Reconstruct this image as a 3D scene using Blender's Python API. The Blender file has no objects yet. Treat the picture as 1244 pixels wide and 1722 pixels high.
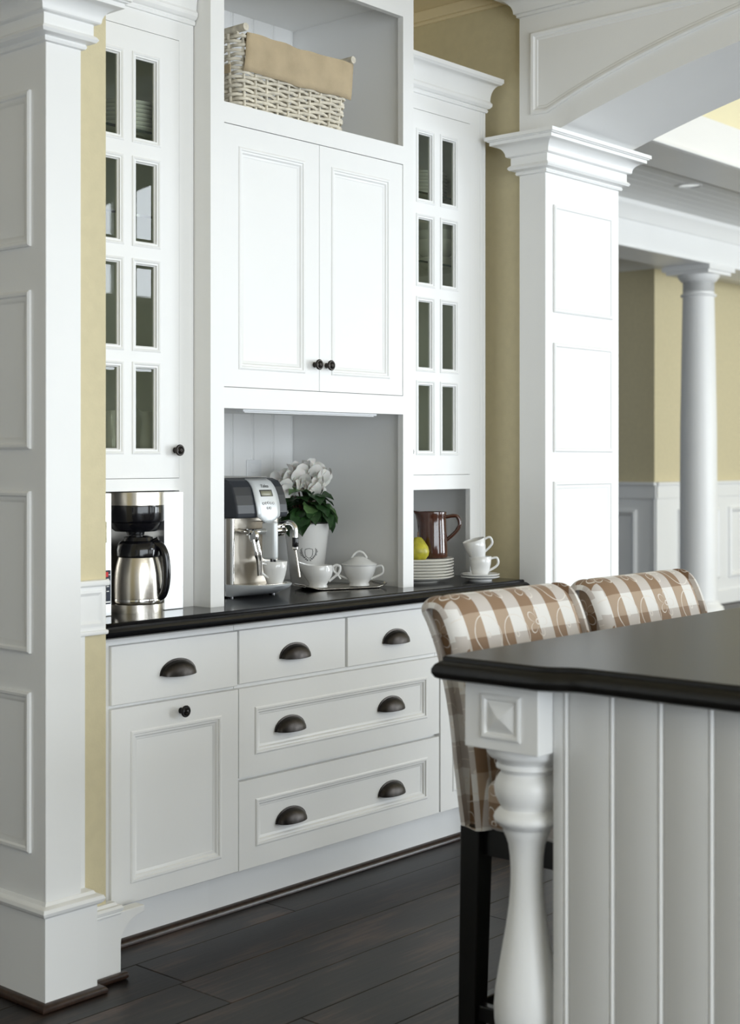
import bpy, bmesh, math, random
from mathutils import Vector, Matrix
random.seed(7)
PI = math.pi
SC = bpy.context.scene
COL = SC.collection

# ------------------------------------------------------------------ camera
FPX = 2439.0
FWD = Vector((0.7517, 0.6595)).normalized()
cam_d = bpy.data.cameras.new('camera')
cam = bpy.data.objects.new('camera', cam_d)
COL.objects.link(cam)
cam.location = (-2.138, -2.927, 1.34)
cam.rotation_euler = (PI/2, 0, math.atan2(-FWD.x, FWD.y))
cam_d.sensor_fit = 'HORIZONTAL'
cam_d.sensor_width = 36.0
cam_d.lens = 36.0*FPX/1244.0
cam_d.shift_y = -(861.0-773.0)/1244.0
cam_d.clip_start = 0.05
cam_d.clip_end = 200
cam_d.dof.use_dof = True
cam_d.dof.focus_distance = 4.35
cam_d.dof.aperture_fstop = 5.6
SC.camera = cam

# ------------------------------------------------------------------ world, lights, exposure
SC.view_settings.view_transform = 'Standard'
SC.view_settings.look = 'None'
SC.view_settings.gamma = 1.0
SC.view_settings.use_curve_mapping = False
SC.view_settings.exposure = -1.58
SC.cycles.use_denoising = True
SC.cycles.max_bounces = 8
SC.cycles.diffuse_bounces = 5
SC.cycles.glossy_bounces = 4
SC.cycles.transparent_max_bounces = 12
SC.cycles.sample_clamp_indirect = 6.0
world = bpy.data.worlds.new('world')
SC.world = world
world.use_nodes = True
wb = world.node_tree.nodes['Background']
wb.inputs['Color'].default_value = (0.80, 0.90, 1.0, 1)
wb.inputs['Strength'].default_value = 1.0

def area(name, loc, rot, sx, sy, power, color):
    d = bpy.data.lights.new(name, 'AREA')
    d.shape = 'RECTANGLE'; d.size = sx; d.size_y = sy
    d.energy = power; d.color = color
    o = bpy.data.objects.new(name, d); COL.objects.link(o)
    o.location = loc; o.rotation_euler = rot
    return o
DAY = (0.93, 0.97, 1.0)
# daylight in the window openings (the openings themselves are built below)
area('daylight_kitchen_doors_offscreen', (-0.9, -6.55, 1.50), (PI/2, 0, 0), 5.4, 2.8, 950, (0.87, 0.94, 1.0))
area('daylight_high_windows_offscreen', (6.2, -6.55, 3.35), (PI/2, 0, 0), 2.3, 1.3, 420, (0.87, 0.94, 1.0))
area('daylight_low_windows_offscreen', (4.1, -6.55, 1.35), (PI/2, 0, 0), 2.2, 1.9, 300, (0.87, 0.94, 1.0))
area('daylight_terrace_doors_offscreen', (8.3, -6.55, 1.25), (PI/2, 0, 0), 2.5, 2.2, 1000, (0.87, 0.94, 1.0))
area('daylight_garden_door_offscreen', (12.4, -6.55, 1.25), (PI/2, 0, 0), 2.4, 2.3, 900, (0.87, 0.94, 1.0))

# ------------------------------------------------------------------ materials
def mat(name, color, rough=0.5, metal=0.0, bump=0.0, bscale=200.0, var=0.0, vscale=8.0, coat=0.0, spec=0.5,
        stretch=None, sub=0.0, trans=0.0, rvar=0.0):
    m = bpy.data.materials.new(name); m.use_nodes = True
    nt = m.node_tree; N = nt.nodes; L = nt.links
    b = N['Principled BSDF']
    b.inputs['Base Color'].default_value = (*color, 1)
    b.inputs['Roughness'].default_value = rough
    b.inputs['Metallic'].default_value = metal
    b.inputs['Specular IOR Level'].default_value = spec
    b.inputs['Coat Weight'].default_value = coat
    b.inputs['Coat Roughness'].default_value = 0.08
    if sub: b.inputs['Subsurface Weight'].default_value = sub; b.inputs['Subsurface Scale'].default_value = 0.01
    if trans: b.inputs['Transmission Weight'].default_value = trans
    tc = N.new('ShaderNodeTexCoord'); mp = N.new('ShaderNodeMapping')
    L.new(tc.outputs['Object'], mp.inputs['Vector'])
    if stretch: mp.inputs['Scale'].default_value = stretch
    if var:
        nz = N.new('ShaderNodeTexNoise'); nz.inputs['Scale'].default_value = vscale; nz.inputs['Detail'].default_value = 5
        L.new(mp.outputs['Vector'], nz.inputs['Vector'])
        r = N.new('ShaderNodeValToRGB')
        r.color_ramp.elements[0].position = 0.3; r.color_ramp.elements[1].position = 0.7
        r.color_ramp.elements[0].color = (*[max(0, c*(1-var)) for c in color], 1)
        r.color_ramp.elements[1].color = (*[min(1, c*(1+var)) for c in color], 1)
        L.new(nz.outputs['Fac'], r.inputs['Fac']); L.new(r.outputs['Color'], b.inputs['Base Color'])
    if bump:
        nb = N.new('ShaderNodeTexNoise'); nb.inputs['Scale'].default_value = bscale; nb.inputs['Detail'].default_value = 3
        L.new(mp.outputs['Vector'], nb.inputs['Vector'])
        bp = N.new('ShaderNodeBump'); bp.inputs['Strength'].default_value = bump; bp.inputs['Distance'].default_value = 0.002
        L.new(nb.outputs['Fac'], bp.inputs['Height']); L.new(bp.outputs['Normal'], b.inputs['Normal'])
    return m

M = {}
M['paint'] = mat('white_satin_paint', (0.88, 0.88, 0.87), 0.38, bump=0.05, bscale=90, var=0.012, vscale=3)
M['inner'] = mat('white_flat_paint', (0.87, 0.87, 0.86), 0.55, bump=0.05, bscale=90)
M['wall'] = mat('tan_wall_paint', (0.645, 0.57, 0.37), 0.75, bump=0.35, bscale=170, var=0.03, vscale=30)
M['wall_pale'] = mat('pale_yellow_wall_paint', (0.78, 0.72, 0.50), 0.75, bump=0.2, bscale=170)
M['ceil'] = mat('ceiling_paint', (0.80, 0.69, 0.46), 0.7, bump=0.1, bscale=120)
M['ceil_w'] = mat('white_ceiling_boards', (0.82, 0.82, 0.80), 0.45, bump=0.1, bscale=6, stretch=(0.3, 12, 1))
M['counter'] = mat('black_stone', (0.004, 0.004, 0.005), 0.13, var=0.3, vscale=60, spec=0.24)
M['islandtop'] = mat('black_satin_stone', (0.005, 0.0045, 0.004), 0.32, var=0.3, vscale=60, spec=0.42)
M['bronze'] = mat('dark_bronze', (0.045, 0.040, 0.037), 0.38, metal=0.9, var=0.25, vscale=60)
M['bronze_black'] = mat('black_bronze', (0.012, 0.011, 0.011), 0.3, metal=0.6)
M['steel'] = mat('brushed_steel', (0.66, 0.62, 0.56), 0.26, metal=1.0, bump=0.06, bscale=40, stretch=(1, 1, 40))
M['steel_matte'] = mat('satin_steel', (0.50, 0.46, 0.40), 0.42, metal=1.0, bump=0.05, bscale=40, stretch=(1, 1, 40))
M['steel_lite'] = mat('bright_steel', (0.86, 0.87, 0.88), 0.34, metal=0.85, var=0.02, vscale=9)
M['chrome'] = mat('chrome', (0.80, 0.79, 0.77), 0.07, metal=1.0)
M['silverplastic'] = mat('silver_plastic', (0.72, 0.75, 0.77), 0.38, metal=0.25)
M['greyplastic'] = mat('grey_side_metal', (0.42, 0.42, 0.41), 0.4, metal=0.4)
M['black'] = mat('black_gloss_plastic', (0.006, 0.006, 0.008), 0.14)
M['charcoal'] = mat('charcoal_plastic', (0.030, 0.034, 0.042), 0.34)
M['lcd'] = mat('lcd_grey_green', (0.30, 0.30, 0.22), 0.2)
M['ink'] = mat('dark_print', (0.05, 0.05, 0.055), 0.5)
M['whiteink'] = mat('white_print', (0.85, 0.85, 0.85), 0.5)
M['red'] = mat('red_button', (0.65, 0.01, 0.01), 0.3)
M['navy'] = mat('dark_blue_panel', (0.006, 0.012, 0.030), 0.25)
M['brass'] = mat('brushed_label_plate', (0.33, 0.30, 0.20), 0.35, metal=0.8, var=0.3, vscale=120)
M['china'] = mat('white_glazed_china', (0.84, 0.84, 0.83), 0.12, coat=0.4)
M['cream_china'] = mat('cream_glazed_china', (0.78, 0.76, 0.70), 0.16, coat=0.3)
M['brown'] = mat('brown_glaze', (0.060, 0.018, 0.009), 0.10, coat=0.7, var=0.25, vscale=14)
M['pear'] = mat('pear_skin', (0.42, 0.38, 0.03), 0.36, var=0.35, vscale=38, bump=0.05, bscale=200)
M['stem'] = mat('brown_stem', (0.12, 0.06, 0.025), 0.7)
M['leaf'] = mat('dark_green_leaf', (0.022, 0.062, 0.018), 0.38, var=0.7, vscale=45, bump=0.3, bscale=60)
M['leaf_lite'] = mat('pale_green_leaf', (0.09, 0.17, 0.06), 0.4, var=0.4, vscale=45)
M['petal'] = mat('white_petal', (0.86, 0.84, 0.80), 0.5, sub=0.15)
M['fstem'] = mat('maroon_flower_stem', (0.14, 0.05, 0.035), 0.5)
M['soil'] = mat('dark_soil', (0.02, 0.014, 0.01), 0.9, bump=0.6, bscale=80)
M['wicker'] = mat('whitewashed_wicker', (0.70, 0.65, 0.54), 0.65, var=0.22, vscale=45, bump=0.3, bscale=120)
M['linen'] = mat('tan_linen', (0.50, 0.40, 0.26), 0.85, bump=0.6, bscale=420, var=0.10, vscale=14)
M['blackwood'] = mat('black_lacquered_wood', (0.006, 0.0055, 0.005), 0.28)
M['shoe'] = mat('dark_wood_moulding', (0.030, 0.015, 0.009), 0.32, var=0.4, vscale=60)
M['plate_w'] = mat('white_switch_plate', (0.80, 0.81, 0.82), 0.3)
M['lens'] = mat('frosted_light_lens', (0.9, 0.9, 0.9), 0.4)
M['piping'] = mat('beige_piping', (0.52, 0.42, 0.32), 0.85)
M['outside'] = mat('painted_window_frame', (0.75, 0.74, 0.70), 0.5)
M['glass_edge'] = mat('dark_green_glass_edge', (0.02, 0.035, 0.028), 0.15)

def glass_mat():
    m = bpy.data.materials.new('cabinet_glass'); m.use_nodes = True
    nt = m.node_tree; N = nt.nodes; L = nt.links
    N.remove(N['Principled BSDF'])
    out = N['Material Output']
    t = N.new('ShaderNodeBsdfTransparent'); t.inputs['Color'].default_value = (0.88, 0.90, 0.84, 1)
    g = N.new('ShaderNodeBsdfGlossy'); g.inputs['Roughness'].default_value = 0.015
    f = N.new('ShaderNodeFresnel'); f.inputs['IOR'].default_value = 1.52
    mx = N.new('ShaderNodeMixShader')
    ge = N.new('ShaderNodeNewGeometry'); iv = N.new('ShaderNodeMath'); iv.operation = 'SUBTRACT'; iv.inputs[0].default_value = 1.0
    L.new(ge.outputs['Backfacing'], iv.inputs[1]); ml = N.new('ShaderNodeMath'); ml.operation = 'MULTIPLY'
    L.new(f.outputs['Fac'], ml.inputs[0]); L.new(iv.outputs[0], ml.inputs[1])   # outer faces reflect, inner faces only let light out
    L.new(ml.outputs[0], mx.inputs['Fac']); L.new(t.outputs[0], mx.inputs[1]); L.new(g.outputs[0], mx.inputs[2])
    L.new(mx.outputs[0], out.inputs['Surface'])
    return m
M['glass'] = glass_mat()

def floor_mat():
    m = bpy.data.materials.new('dark_stained_wood'); m.use_nodes = True
    nt = m.node_tree; N = nt.nodes; L = nt.links
    b = N['Principled BSDF']
    tc = N.new('ShaderNodeTexCoord'); oi = N.new('ShaderNodeObjectInfo')
    ad = N.new('ShaderNodeVectorMath'); ad.operation = 'ADD'
    ml = N.new('ShaderNodeVectorMath'); ml.operation = 'SCALE'; ml.inputs['Scale'].default_value = 17.0
    cb = N.new('ShaderNodeCombineXYZ')
    for k in 'XYZ': L.new(oi.outputs['Random'], cb.inputs[k])
    L.new(cb.outputs[0], ml.inputs[0]); L.new(tc.outputs['Object'], ad.inputs[0]); L.new(ml.outputs[0], ad.inputs[1])
    mp = N.new('ShaderNodeMapping'); mp.inputs['Scale'].default_value = (1.6, 22, 22)
    L.new(ad.outputs[0], mp.inputs['Vector'])
    n1 = N.new('ShaderNodeTexNoise'); n1.inputs['Scale'].default_value = 2.2; n1.inputs['Detail'].default_value = 8; n1.inputs['Roughness'].default_value = 0.65
    L.new(mp.outputs[0], n1.inputs['Vector'])
    n2 = N.new('ShaderNodeTexNoise'); n2.inputs['Scale'].default_value = 3.0; n2.inputs['Detail'].default_value = 3
    mp2 = N.new('ShaderNodeMapping'); mp2.inputs['Scale'].default_value = (1, 2.5, 1); L.new(ad.outputs[0], mp2.inputs['Vector']); L.new(mp2.outputs[0], n2.inputs['Vector'])
    mm = N.new('ShaderNodeMath'); mm.operation = 'MULTIPLY'; L.new(n1.outputs['Fac'], mm.inputs[0]); L.new(n2.outputs['Fac'], mm.inputs[1])
    r = N.new('ShaderNodeValToRGB')
    e = r.color_ramp.elements
    e[0].position = 0.15; e[0].color = (0.003, 0.0022, 0.002, 1)
    e[1].position = 0.38; e[1].color = (0.066, 0.038, 0.027, 1)
    x = e.new(0.26); x.color = (0.011, 0.007, 0.0055, 1)
    L.new(mm.outputs[0], r.inputs['Fac'])
    hs = N.new('ShaderNodeHueSaturation'); L.new(r.outputs['Color'], hs.inputs['Color'])
    mr = N.new('ShaderNodeMapRange'); mr.inputs['To Min'].default_value = 0.5; mr.inputs['To Max'].default_value = 1.5
    L.new(oi.outputs['Random'], mr.inputs['Value']); L.new(mr.outputs[0], hs.inputs['Value'])
    L.new(hs.outputs['Color'], b.inputs['Base Color'])
    b.inputs['Roughness'].default_value = 0.40; b.inputs['Specular IOR Level'].default_value = 0.38
    bp = N.new('ShaderNodeBump'); bp.inputs['Strength'].default_value = 0.25; bp.inputs['Distance'].default_value = 0.002
    L.new(n1.outputs['Fac'], bp.inputs['Height']); L.new(bp.outputs['Normal'], b.inputs['Normal'])
    return m
M['floor'] = floor_mat()

def fabric_mat():
    m = bpy.data.materials.new('brown_gingham_embroidered'); m.use_nodes = True
    nt = m.node_tree; N = nt.nodes; L = nt.links
    b = N['Principled BSDF']; b.inputs['Roughness'].default_value = 0.62
    b.inputs['Sheen Weight'].default_value = 0.15
    uv = N.new('ShaderNodeUVMap'); uv.uv_map = 'UVMap'
    sp = N.new('ShaderNodeSeparateXYZ'); L.new(uv.outputs[0], sp.inputs[0])
    def math_(op, a, bv=None, c=None):
        n = N.new('ShaderNodeMath'); n.operation = op
        for i, v in enumerate((a, bv, c)):
            if v is None: continue
            if isinstance(v, (int, float)): n.inputs[i].default_value = v
            else: L.new(v, n.inputs[i])
        return n.outputs[0]
    def band(sock, period, duty, ph):
        t = math_('FRACT', math_('ADD', math_('DIVIDE', sock, period), ph))
        return math_('LESS_THAN', t, duty)
    bu = band(sp.outputs[0], 0.104, 0.5, 0.15)
    bv = band(sp.outputs[1], 0.115, 0.5, 0.2)
    def mix(f, c1, c2):
        n = N.new('ShaderNodeMix'); n.data_type = 'RGBA'
        if not isinstance(f, (int, float)): L.new(f, n.inputs[0])
        for s, c in ((6, c1), (7, c2)):
            if isinstance(c, tuple): n.inputs[s].default_value = (*c, 1)
            else: L.new(c, n.inputs[s])
        return n.outputs[2]
    light = mix(bv, (0.83, 0.81, 0.79), (0.60, 0.55, 0.52))
    brown = mix(bv, (0.45, 0.33, 0.235), (0.27, 0.165, 0.095))
    base = mix(bu, light, brown)
    # embroidered five-petal flowers and circles
    vo = N.new('ShaderNodeTexVoronoi'); vo.voronoi_dimensions = '2D'; vo.inputs['Scale'].default_value = 9.5; vo.inputs['Randomness'].default_value = 0.45
    L.new(uv.outputs[0], vo.inputs['Vector'])
    sb = N.new('ShaderNodeVectorMath'); sb.operation = 'SUBTRACT'
    L.new(uv.outputs[0], sb.inputs[0]); L.new(vo.outputs['Position'], sb.inputs[1])
    s2 = N.new('ShaderNodeSeparateXYZ'); L.new(sb.outputs[0], s2.inputs[0])
    ang = math_('ARCTAN2', s2.outputs[1], s2.outputs[0])
    rr = math_('SQRT', math_('ADD', math_('MULTIPLY', s2.outputs[0], s2.outputs[0]), math_('MULTIPLY', s2.outputs[1], s2.outputs[1])))
    pet = math_('MULTIPLY', math_('POWER', math_('ABSOLUTE', math_('COSINE', math_('MULTIPLY', ang, 2.5))), 0.55), 0.036)
    line = math_('LESS_THAN', math_('ABSOLUTE', math_('SUBTRACT', rr, pet)), 0.0016)
    ring = math_('LESS_THAN', math_('ABSOLUTE', math_('SUBTRACT', rr, 0.046)), 0.0013)
    core = math_('LESS_THAN', math_('ABSOLUTE', math_('SUBTRACT', rr, 0.006)), 0.0016)
    sc = N.new('ShaderNodeSeparateColor'); L.new(vo.outputs['Color'], sc.inputs[0])
    isring = math_('GREATER_THAN', sc.outputs[0], 0.62)
    pat = math_('MAXIMUM', math_('MAXIMUM', math_('MULTIPLY', line, math_('SUBTRACT', 1.0, isring)), math_('MULTIPLY', ring, isring)), core)
    wob = N.new('ShaderNodeTexNoise'); wob.inputs['Scale'].default_value = 500
    L.new(uv.outputs[0], wob.inputs['Vector'])
    col = mix(math_('MULTIPLY', pat, 0.9), base, (0.80, 0.75, 0.70))
    L.new(col, b.inputs['Base Color'])
    bp = N.new('ShaderNodeBump'); bp.inputs['Strength'].default_value = 0.15; bp.inputs['Distance'].default_value = 0.001
    L.new(wob.outputs['Fac'], bp.inputs['Height']); L.new(bp.outputs['Normal'], b.inputs['Normal'])
    return m
M['fabric'] = fabric_mat()

# ------------------------------------------------------------------ mesh helpers
ROOT = {}

class MB:
    def __init__(s): s.v = []; s.f = []; s.uv = None
    def add(s, vs, fs):
        b = len(s.v); s.v += [tuple(p) for p in vs]; s.f += [tuple(i+b for i in q) for q in fs]; return s
    def box(s, x0, x1, y0, y1, z0, z1):
        return s.add([(x0,y0,z0),(x1,y0,z0),(x1,y1,z0),(x0,y1,z0),(x0,y0,z1),(x1,y0,z1),(x1,y1,z1),(x0,y1,z1)],
                     [(0,3,2,1),(4,5,6,7),(0,1,5,4),(1,2,6,5),(2,3,7,6),(3,0,4,7)])
    def lathe(s, prof, c=(0,0,0), n=28, cap=True, wob=None):
        vs = []; fs = []
        for r, z in prof:
            for k in range(n):
                a = 2*PI*k/n
                q = r*(wob(a, r, z) if wob else 1)
                vs.append((c[0]+q*math.cos(a), c[1]+q*math.sin(a), c[2]+z))
        for j in range(len(prof)-1):
            for k in range(n):
                a, b2 = j*n+k, j*n+(k+1) % n
                fs.append((a, b2, b2+n, a+n))
        if cap:
            if prof[0][0] > 1e-5: fs.append(tuple(range(n))[::-1])
            if prof[-1][0] > 1e-5: fs.append(tuple(range((len(prof)-1)*n, len(prof)*n)))
        return s.add(vs, fs)
    def tube(s, pts, r, n=8, closed=False, cap=True):
        P = [Vector(p) for p in pts]; m = len(P)
        R = r if isinstance(r, (list, tuple)) else [r]*m
        T = []
        for i in range(m):
            a = P[(i-1) % m] if (closed or i > 0) else P[i]
            b = P[(i+1) % m] if (closed or i < m-1) else P[i]
            T.append((b-a).normalized())
        up = Vector((0,0,1)) if abs(T[0].z) < 0.9 else Vector((1,0,0))
        nx = T[0].cross(up).normalized()
        vs = []; fs = []
        for i in range(m):
            nx = (nx - T[i]*nx.dot(T[i]))
            nx = nx.normalized() if nx.length > 1e-6 else T[i].orthogonal().normalized()
            ny = T[i].cross(nx)
            for k in range(n):
                a = 2*PI*k/n
                vs.append(P[i] + (nx*math.cos(a)+ny*math.sin(a))*R[i])
        for i in range(m if closed else m-1):
            for k in range(n):
                j = (i+1) % m
                fs.append((i*n+k, i*n+(k+1) % n, j*n+(k+1) % n, j*n+k))
        if cap and not closed:
            fs.append(tuple(range(n))[::-1]); fs.append(tuple(range((m-1)*n, m*n)))
        return s.add(vs, fs)
    def prism(s, poly, mp, n0, n1):
        k = len(poly)
        vs = [mp(u, v, n0) for u, v in poly] + [mp(u, v, n1) for u, v in poly]
        fs = [tuple(range(k))[::-1], tuple(range(k, 2*k))]
        fs += [(i, (i+1) % k, (i+1) % k+k, i+k) for i in range(k)]
        return s.add(vs, fs)
    def loops(s, loops, close=True, cap0=False, cap1=False):
        n = len(loops[0]); vs = [p for l in loops for p in l]; fs = []
        for j in range(len(loops)-1):
            for k in range(n if close else n-1):
                a, b = j*n+k, j*n+(k+1) % n
                fs.append((a, b, b+n, a+n))
        if cap0: fs.append(tuple(range(n))[::-1])
        if cap1: fs.append(tuple(range((len(loops)-1)*n, len(loops)*n)))
        return s.add(vs, fs)
    def frame(s, poly, prof, mp, fill=False):
        """moulding swept round a closed polygon; prof = (inset, height)"""
        s.loops([[mp(u, v, h) for u, v in offset(poly, -d)] for d, h in prof], cap1=fill)
        return s
    def stack(s, poly, prof, cap0=True, cap1=True):
        """polygon in plan, prof = (outward, z)"""
        s.loops([[(x, y, z) for x, y in offset(poly, d)] for d, z in prof], cap0=cap0, cap1=cap1)
        return s

def offset(poly, d):
    n = len(poly)
    ar = sum(poly[i][0]*poly[(i+1) % n][1]-poly[(i+1) % n][0]*poly[i][1] for i in range(n))
    sg = 1 if ar > 0 else -1
    out = []
    for i in range(n):
        a, b, c = Vector(poly[i-1]), Vector(poly[i]), Vector(poly[(i+1) % n])
        e1 = (b-a).normalized(); e2 = (c-b).normalized()
        n1 = Vector((e1.y, -e1.x))*sg; n2 = Vector((e2.y, -e2.x))*sg
        m = n1+n2; m = m/max(1e-6, m.dot(n1))
        out.append((b.x+m.x*d, b.y+m.y*d))
    return out
def rect(u0, u1, v0, v1): return [(u0, v0), (u1, v0), (u1, v1), (u0, v1)]
def pY(Y): return lambda u, v, n: (u, Y-n, v)      # plane facing -Y
def pX(X): return lambda u, v, n: (X-n, u, v)      # plane facing -X
def pXp(X): return lambda u, v, n: (X+n, u, v)

def mesh_of(mb, name, mt, smooth=None, uvbox=False):
    me = bpy.data.meshes.new(name)
    me.from_pydata(mb.v, [], mb.f)
    bm = bmesh.new(); bm.from_mesh(me)
    bmesh.ops.recalc_face_normals(bm, faces=bm.faces)
    if uvbox:
        ul = bm.loops.layers.uv.new('UVMap')
        for f in bm.faces:
            nn = f.normal; ax = max(range(3), key=lambda i: abs(nn[i]))
            for l in f.loops:
                c = l.vert.co
                l[ul].uv = ((c.y, c.z), (c.x, c.z), (c.x, c.y))[ax]
    bm.to_mesh(me); bm.free()
    if mt: me.materials.append(mt)
    if smooth is not None:
        for p in me.polygons: p.use_smooth = True
        if smooth < 179: me.set_sharp_from_angle(angle=math.radians(smooth))
    return me

def B(mb, name, mt, parent=None, smooth=None, bevel=0, seg=2, local=False, uvbox=False):
    loc = Vector((0,0,0))
    if parent is not None:
        loc = ROOT.get(parent.name, Vector((0,0,0)))
        if not local and loc.length > 0:
            mb.v = [(x-loc.x, y-loc.y, z-loc.z) for x, y, z in mb.v]
    me = mesh_of(mb, name, M[mt] if isinstance(mt, str) else mt, smooth, uvbox)
    o = bpy.data.objects.new(name, me); COL.objects.link(o)
    if parent is not None:
        o.parent = parent; ROOT[o.name] = loc
    if bevel:
        b = o.modifiers.new('bevel', 'BEVEL'); b.width = bevel; b.segments = seg; b.limit_method = 'ANGLE'; b.angle_limit = math.radians(40)
        b.harden_normals = False
    return o
def inst(me, name, parent, loc, rot=(0,0,0), world=True, scale=1):
    o = bpy.data.objects.new(name, me); COL.objects.link(o)
    base = ROOT.get(parent.name, Vector((0,0,0))) if parent is not None else Vector((0,0,0))
    o.location = Vector(loc)-base if world else Vector(loc)
    o.rotation_euler = rot
    o.scale = (scale, scale, scale)
    if parent is not None:
        o.parent = parent; ROOT[o.name] = base
    return o
def tag(o, label, cat, group=None):
    o['label'] = label; o['category'] = cat
    if group: o['group'] = group
    return o
def thing(name, label, cat, loc=(0,0,0), rotz=0, group=None):
    o = bpy.data.objects.new(name, None); COL.objects.link(o)
    o.empty_display_size = 0.05
    o.location = loc; o.rotation_euler = (0,0,rotz); ROOT[o.name] = Vector(loc)
    return tag(o, label, cat, group)
def struct(o): o['kind'] = 'structure'; return o
def stuff(o): o['kind'] = 'stuff'; return o
def dup(root, loc, rot=None, label=None, group=None):
    def rec(o, par):
        c = o.copy(); COL.objects.link(c); c.parent = par
        for ch in o.children: rec(ch, c)
        return c
    r = rec(root, None)
    r.location = loc
    if rot is not None: r.rotation_euler = rot
    if label: r['label'] = label
    if group: r['group'] = group
    return r
def arc(cx, cy, r, a0, a1, n):
    return [(cx+r*math.cos(math.radians(a0+(a1-a0)*i/n)), cy+r*math.sin(math.radians(a0+(a1-a0)*i/n))) for i in range(n+1)]
def smooth_pts(P, k=6):
    P = [Vector(p) for p in P]; out = []
    for i in range(len(P)-1):
        p0, p1, p2, p3 = P[max(0,i-1)], P[i], P[i+1], P[min(len(P)-1,i+2)]
        for j in range(k):
            t = j/k
            out.append(0.5*((2*p1)+(p2-p0)*t+(2*p0-5*p1+4*p2-p3)*t*t+(3*p1-p0-3*p2+p3)*t**3))
    out.append(P[-1]); return [tuple(p) for p in out]

# ------------------------------------------------------------------ the setting
ZC = 0.915      # worktop height
CEIL = 3.05
fl = struct(B(MB().box(-5.2, 14, -6.7, 6, -0.06, -0.006), 'floor', 'floor'))
# planks, each with its own edges
PW = 0.195
for r in range(18):
    y1 = 0.47-PW*r; y0 = y1-PW
    x = -2.6 - random.random()*1.3
    while x < 4.6:
        ln = random.uniform(1.1, 2.1)
        o = B(MB().box(x+0.0008, x+ln-0.0008, y0+0.0009, y1-0.0009, -0.012, random.uniform(-0.0012, 0.0)), 'plank', 'floor', fl, bevel=0.0016, seg=1)
        x += ln

mb = MB(); mb.box(-5.2, 2.40, -6.7, 0.9, CEIL, CEIL+0.1)
struct(B(mb, 'ceiling', 'ceil'))
struct(B(MB().box(2.40, 14, -6.7, 1.62, 4.6, 4.7), 'ceiling_great_room', 'ceil'))
struct(B(MB().box(0.215, 2.17, 0.71, 0.86, 0, CEIL), 'wall_back', 'wall'))
struct(B(MB().box(2.17, 2.60, 0.10, 0.86, 0, CEIL), 'wall_right', 'wall'))
wl = struct(B(MB().box(0.02, 0.215, 0.04, 0.86, 0, CEIL), 'wall_left', 'wall'))
struct(B(MB().box(-1.55, -1.40, 0.05, 3.2, 0, CEIL), 'wall_added_shade', 'inner'))  # unseen wall, added to control light on the left column's side face
struct(B(MB().box(-1.40, 0.02, 3.05, 3.2, 0, CEIL), 'wall_hall_end', 'inner'))
struct(B(MB().box(-5.2, -1.55, 0.05, 0.2, 0, CEIL), 'wall_far_left', 'inner'))
struct(B(MB().box(-1.55, 0.02, 0.9, 3.2, CEIL, CEIL+.1), 'ceiling_hall', 'ceil'))
struct(B(MB().box(-5.2, -5.05, -6.7, 0.62, 0, 0.5).box(-5.2, -5.05, -6.7, 0.62, 2.5, CEIL).box(-5.2, -5.05, -6.7, -4.8, 0.5, 2.5).box(-5.2, -5.05, -1.2, 0.62, 0.5, 2.5), 'wall_side', 'inner'))
sw = struct(B(MB().box(-5.17, -5.08, -4.8, -1.2, 0.5, 0.56).box(-5.17, -5.08, -4.8, -1.2, 2.44, 2.5).box(-5.17, -5.08, -4.8, -4.74, 0.56, 2.44).box(-5.17, -5.08, -1.26, -1.2, 0.56, 2.44), 'window_added_side', 'outside'))  # unseen window, added to let fill light in from the left
B(MB().box(-5.16, -5.09, -3.64, -3.56, 0.56, 2.44).box(-5.16, -5.09, -2.44, -2.36, 0.56, 2.44), 'mullion', 'outside', sw)
# window wall behind the viewer, with real openings
mb = MB()
for x0, x1, z0, z1 in ((-5.2,14,0,0.10),(-5.2,-3.6,0.1,4.7),(-3.6,1.8,2.9,4.7),(1.8,2.9,0.1,4.7),(2.9,9.4,2.4,2.7),(2.9,9.4,4.0,4.7),(2.9,5.0,2.7,4.0),(7.4,9.4,2.7,4.0),(2.9,7.0,0.1,0.4),(9.6,11.2,0.1,2.4),(5.2,7.0,0.4,2.4),(2.9,3.0,0.4,2.4),(9.4,14,2.4,4.7),(13.6,14,0.1,2.4)):
    mb.box(x0, x1, -6.5, -6.35, z0, z1)
struct(B(mb, 'wall_window', 'inner'))
def window(nm, x0, x1, z0, z1, nx, nz):
    w = MB().box(x0, x1, -6.48, -6.40, z0, z0+0.06).box(x0, x1, -6.48, -6.40, z1-0.06, z1).box(x0, x0+0.06, -6.48, -6.40, z0, z1).box(x1-0.06, x1, -6.48, -6.40, z0, z1)
    o = struct(B(w, nm, 'outside'))
    g = MB()
    for i in range(1, nx): xx = x0+(x1-x0)*i/nx; g.box(xx-0.045, xx+0.045, -6.47, -6.41, z0+0.06, z1-0.06)
    for i in range(1, nz): zz = z0+(z1-z0)*i/nz; g.box(x0+0.06, x1-0.06, -6.462, -6.418, zz-0.018, zz+0.018)
    B(g, 'mullion', 'outside', o)
window('window_1', -3.6, 1.8, 0.1, 2.9, 5, 3)
window('window_2', 5.0, 7.4, 2.7, 4.0, 3, 1)
window('window_4', 3.0, 5.2, 0.4, 2.4, 2, 2)
window('window_5', 7.0, 9.6, 0.1, 2.4, 3, 2)
window('window_3', 11.2, 13.6, 0.1, 2.4, 3, 3)

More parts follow.
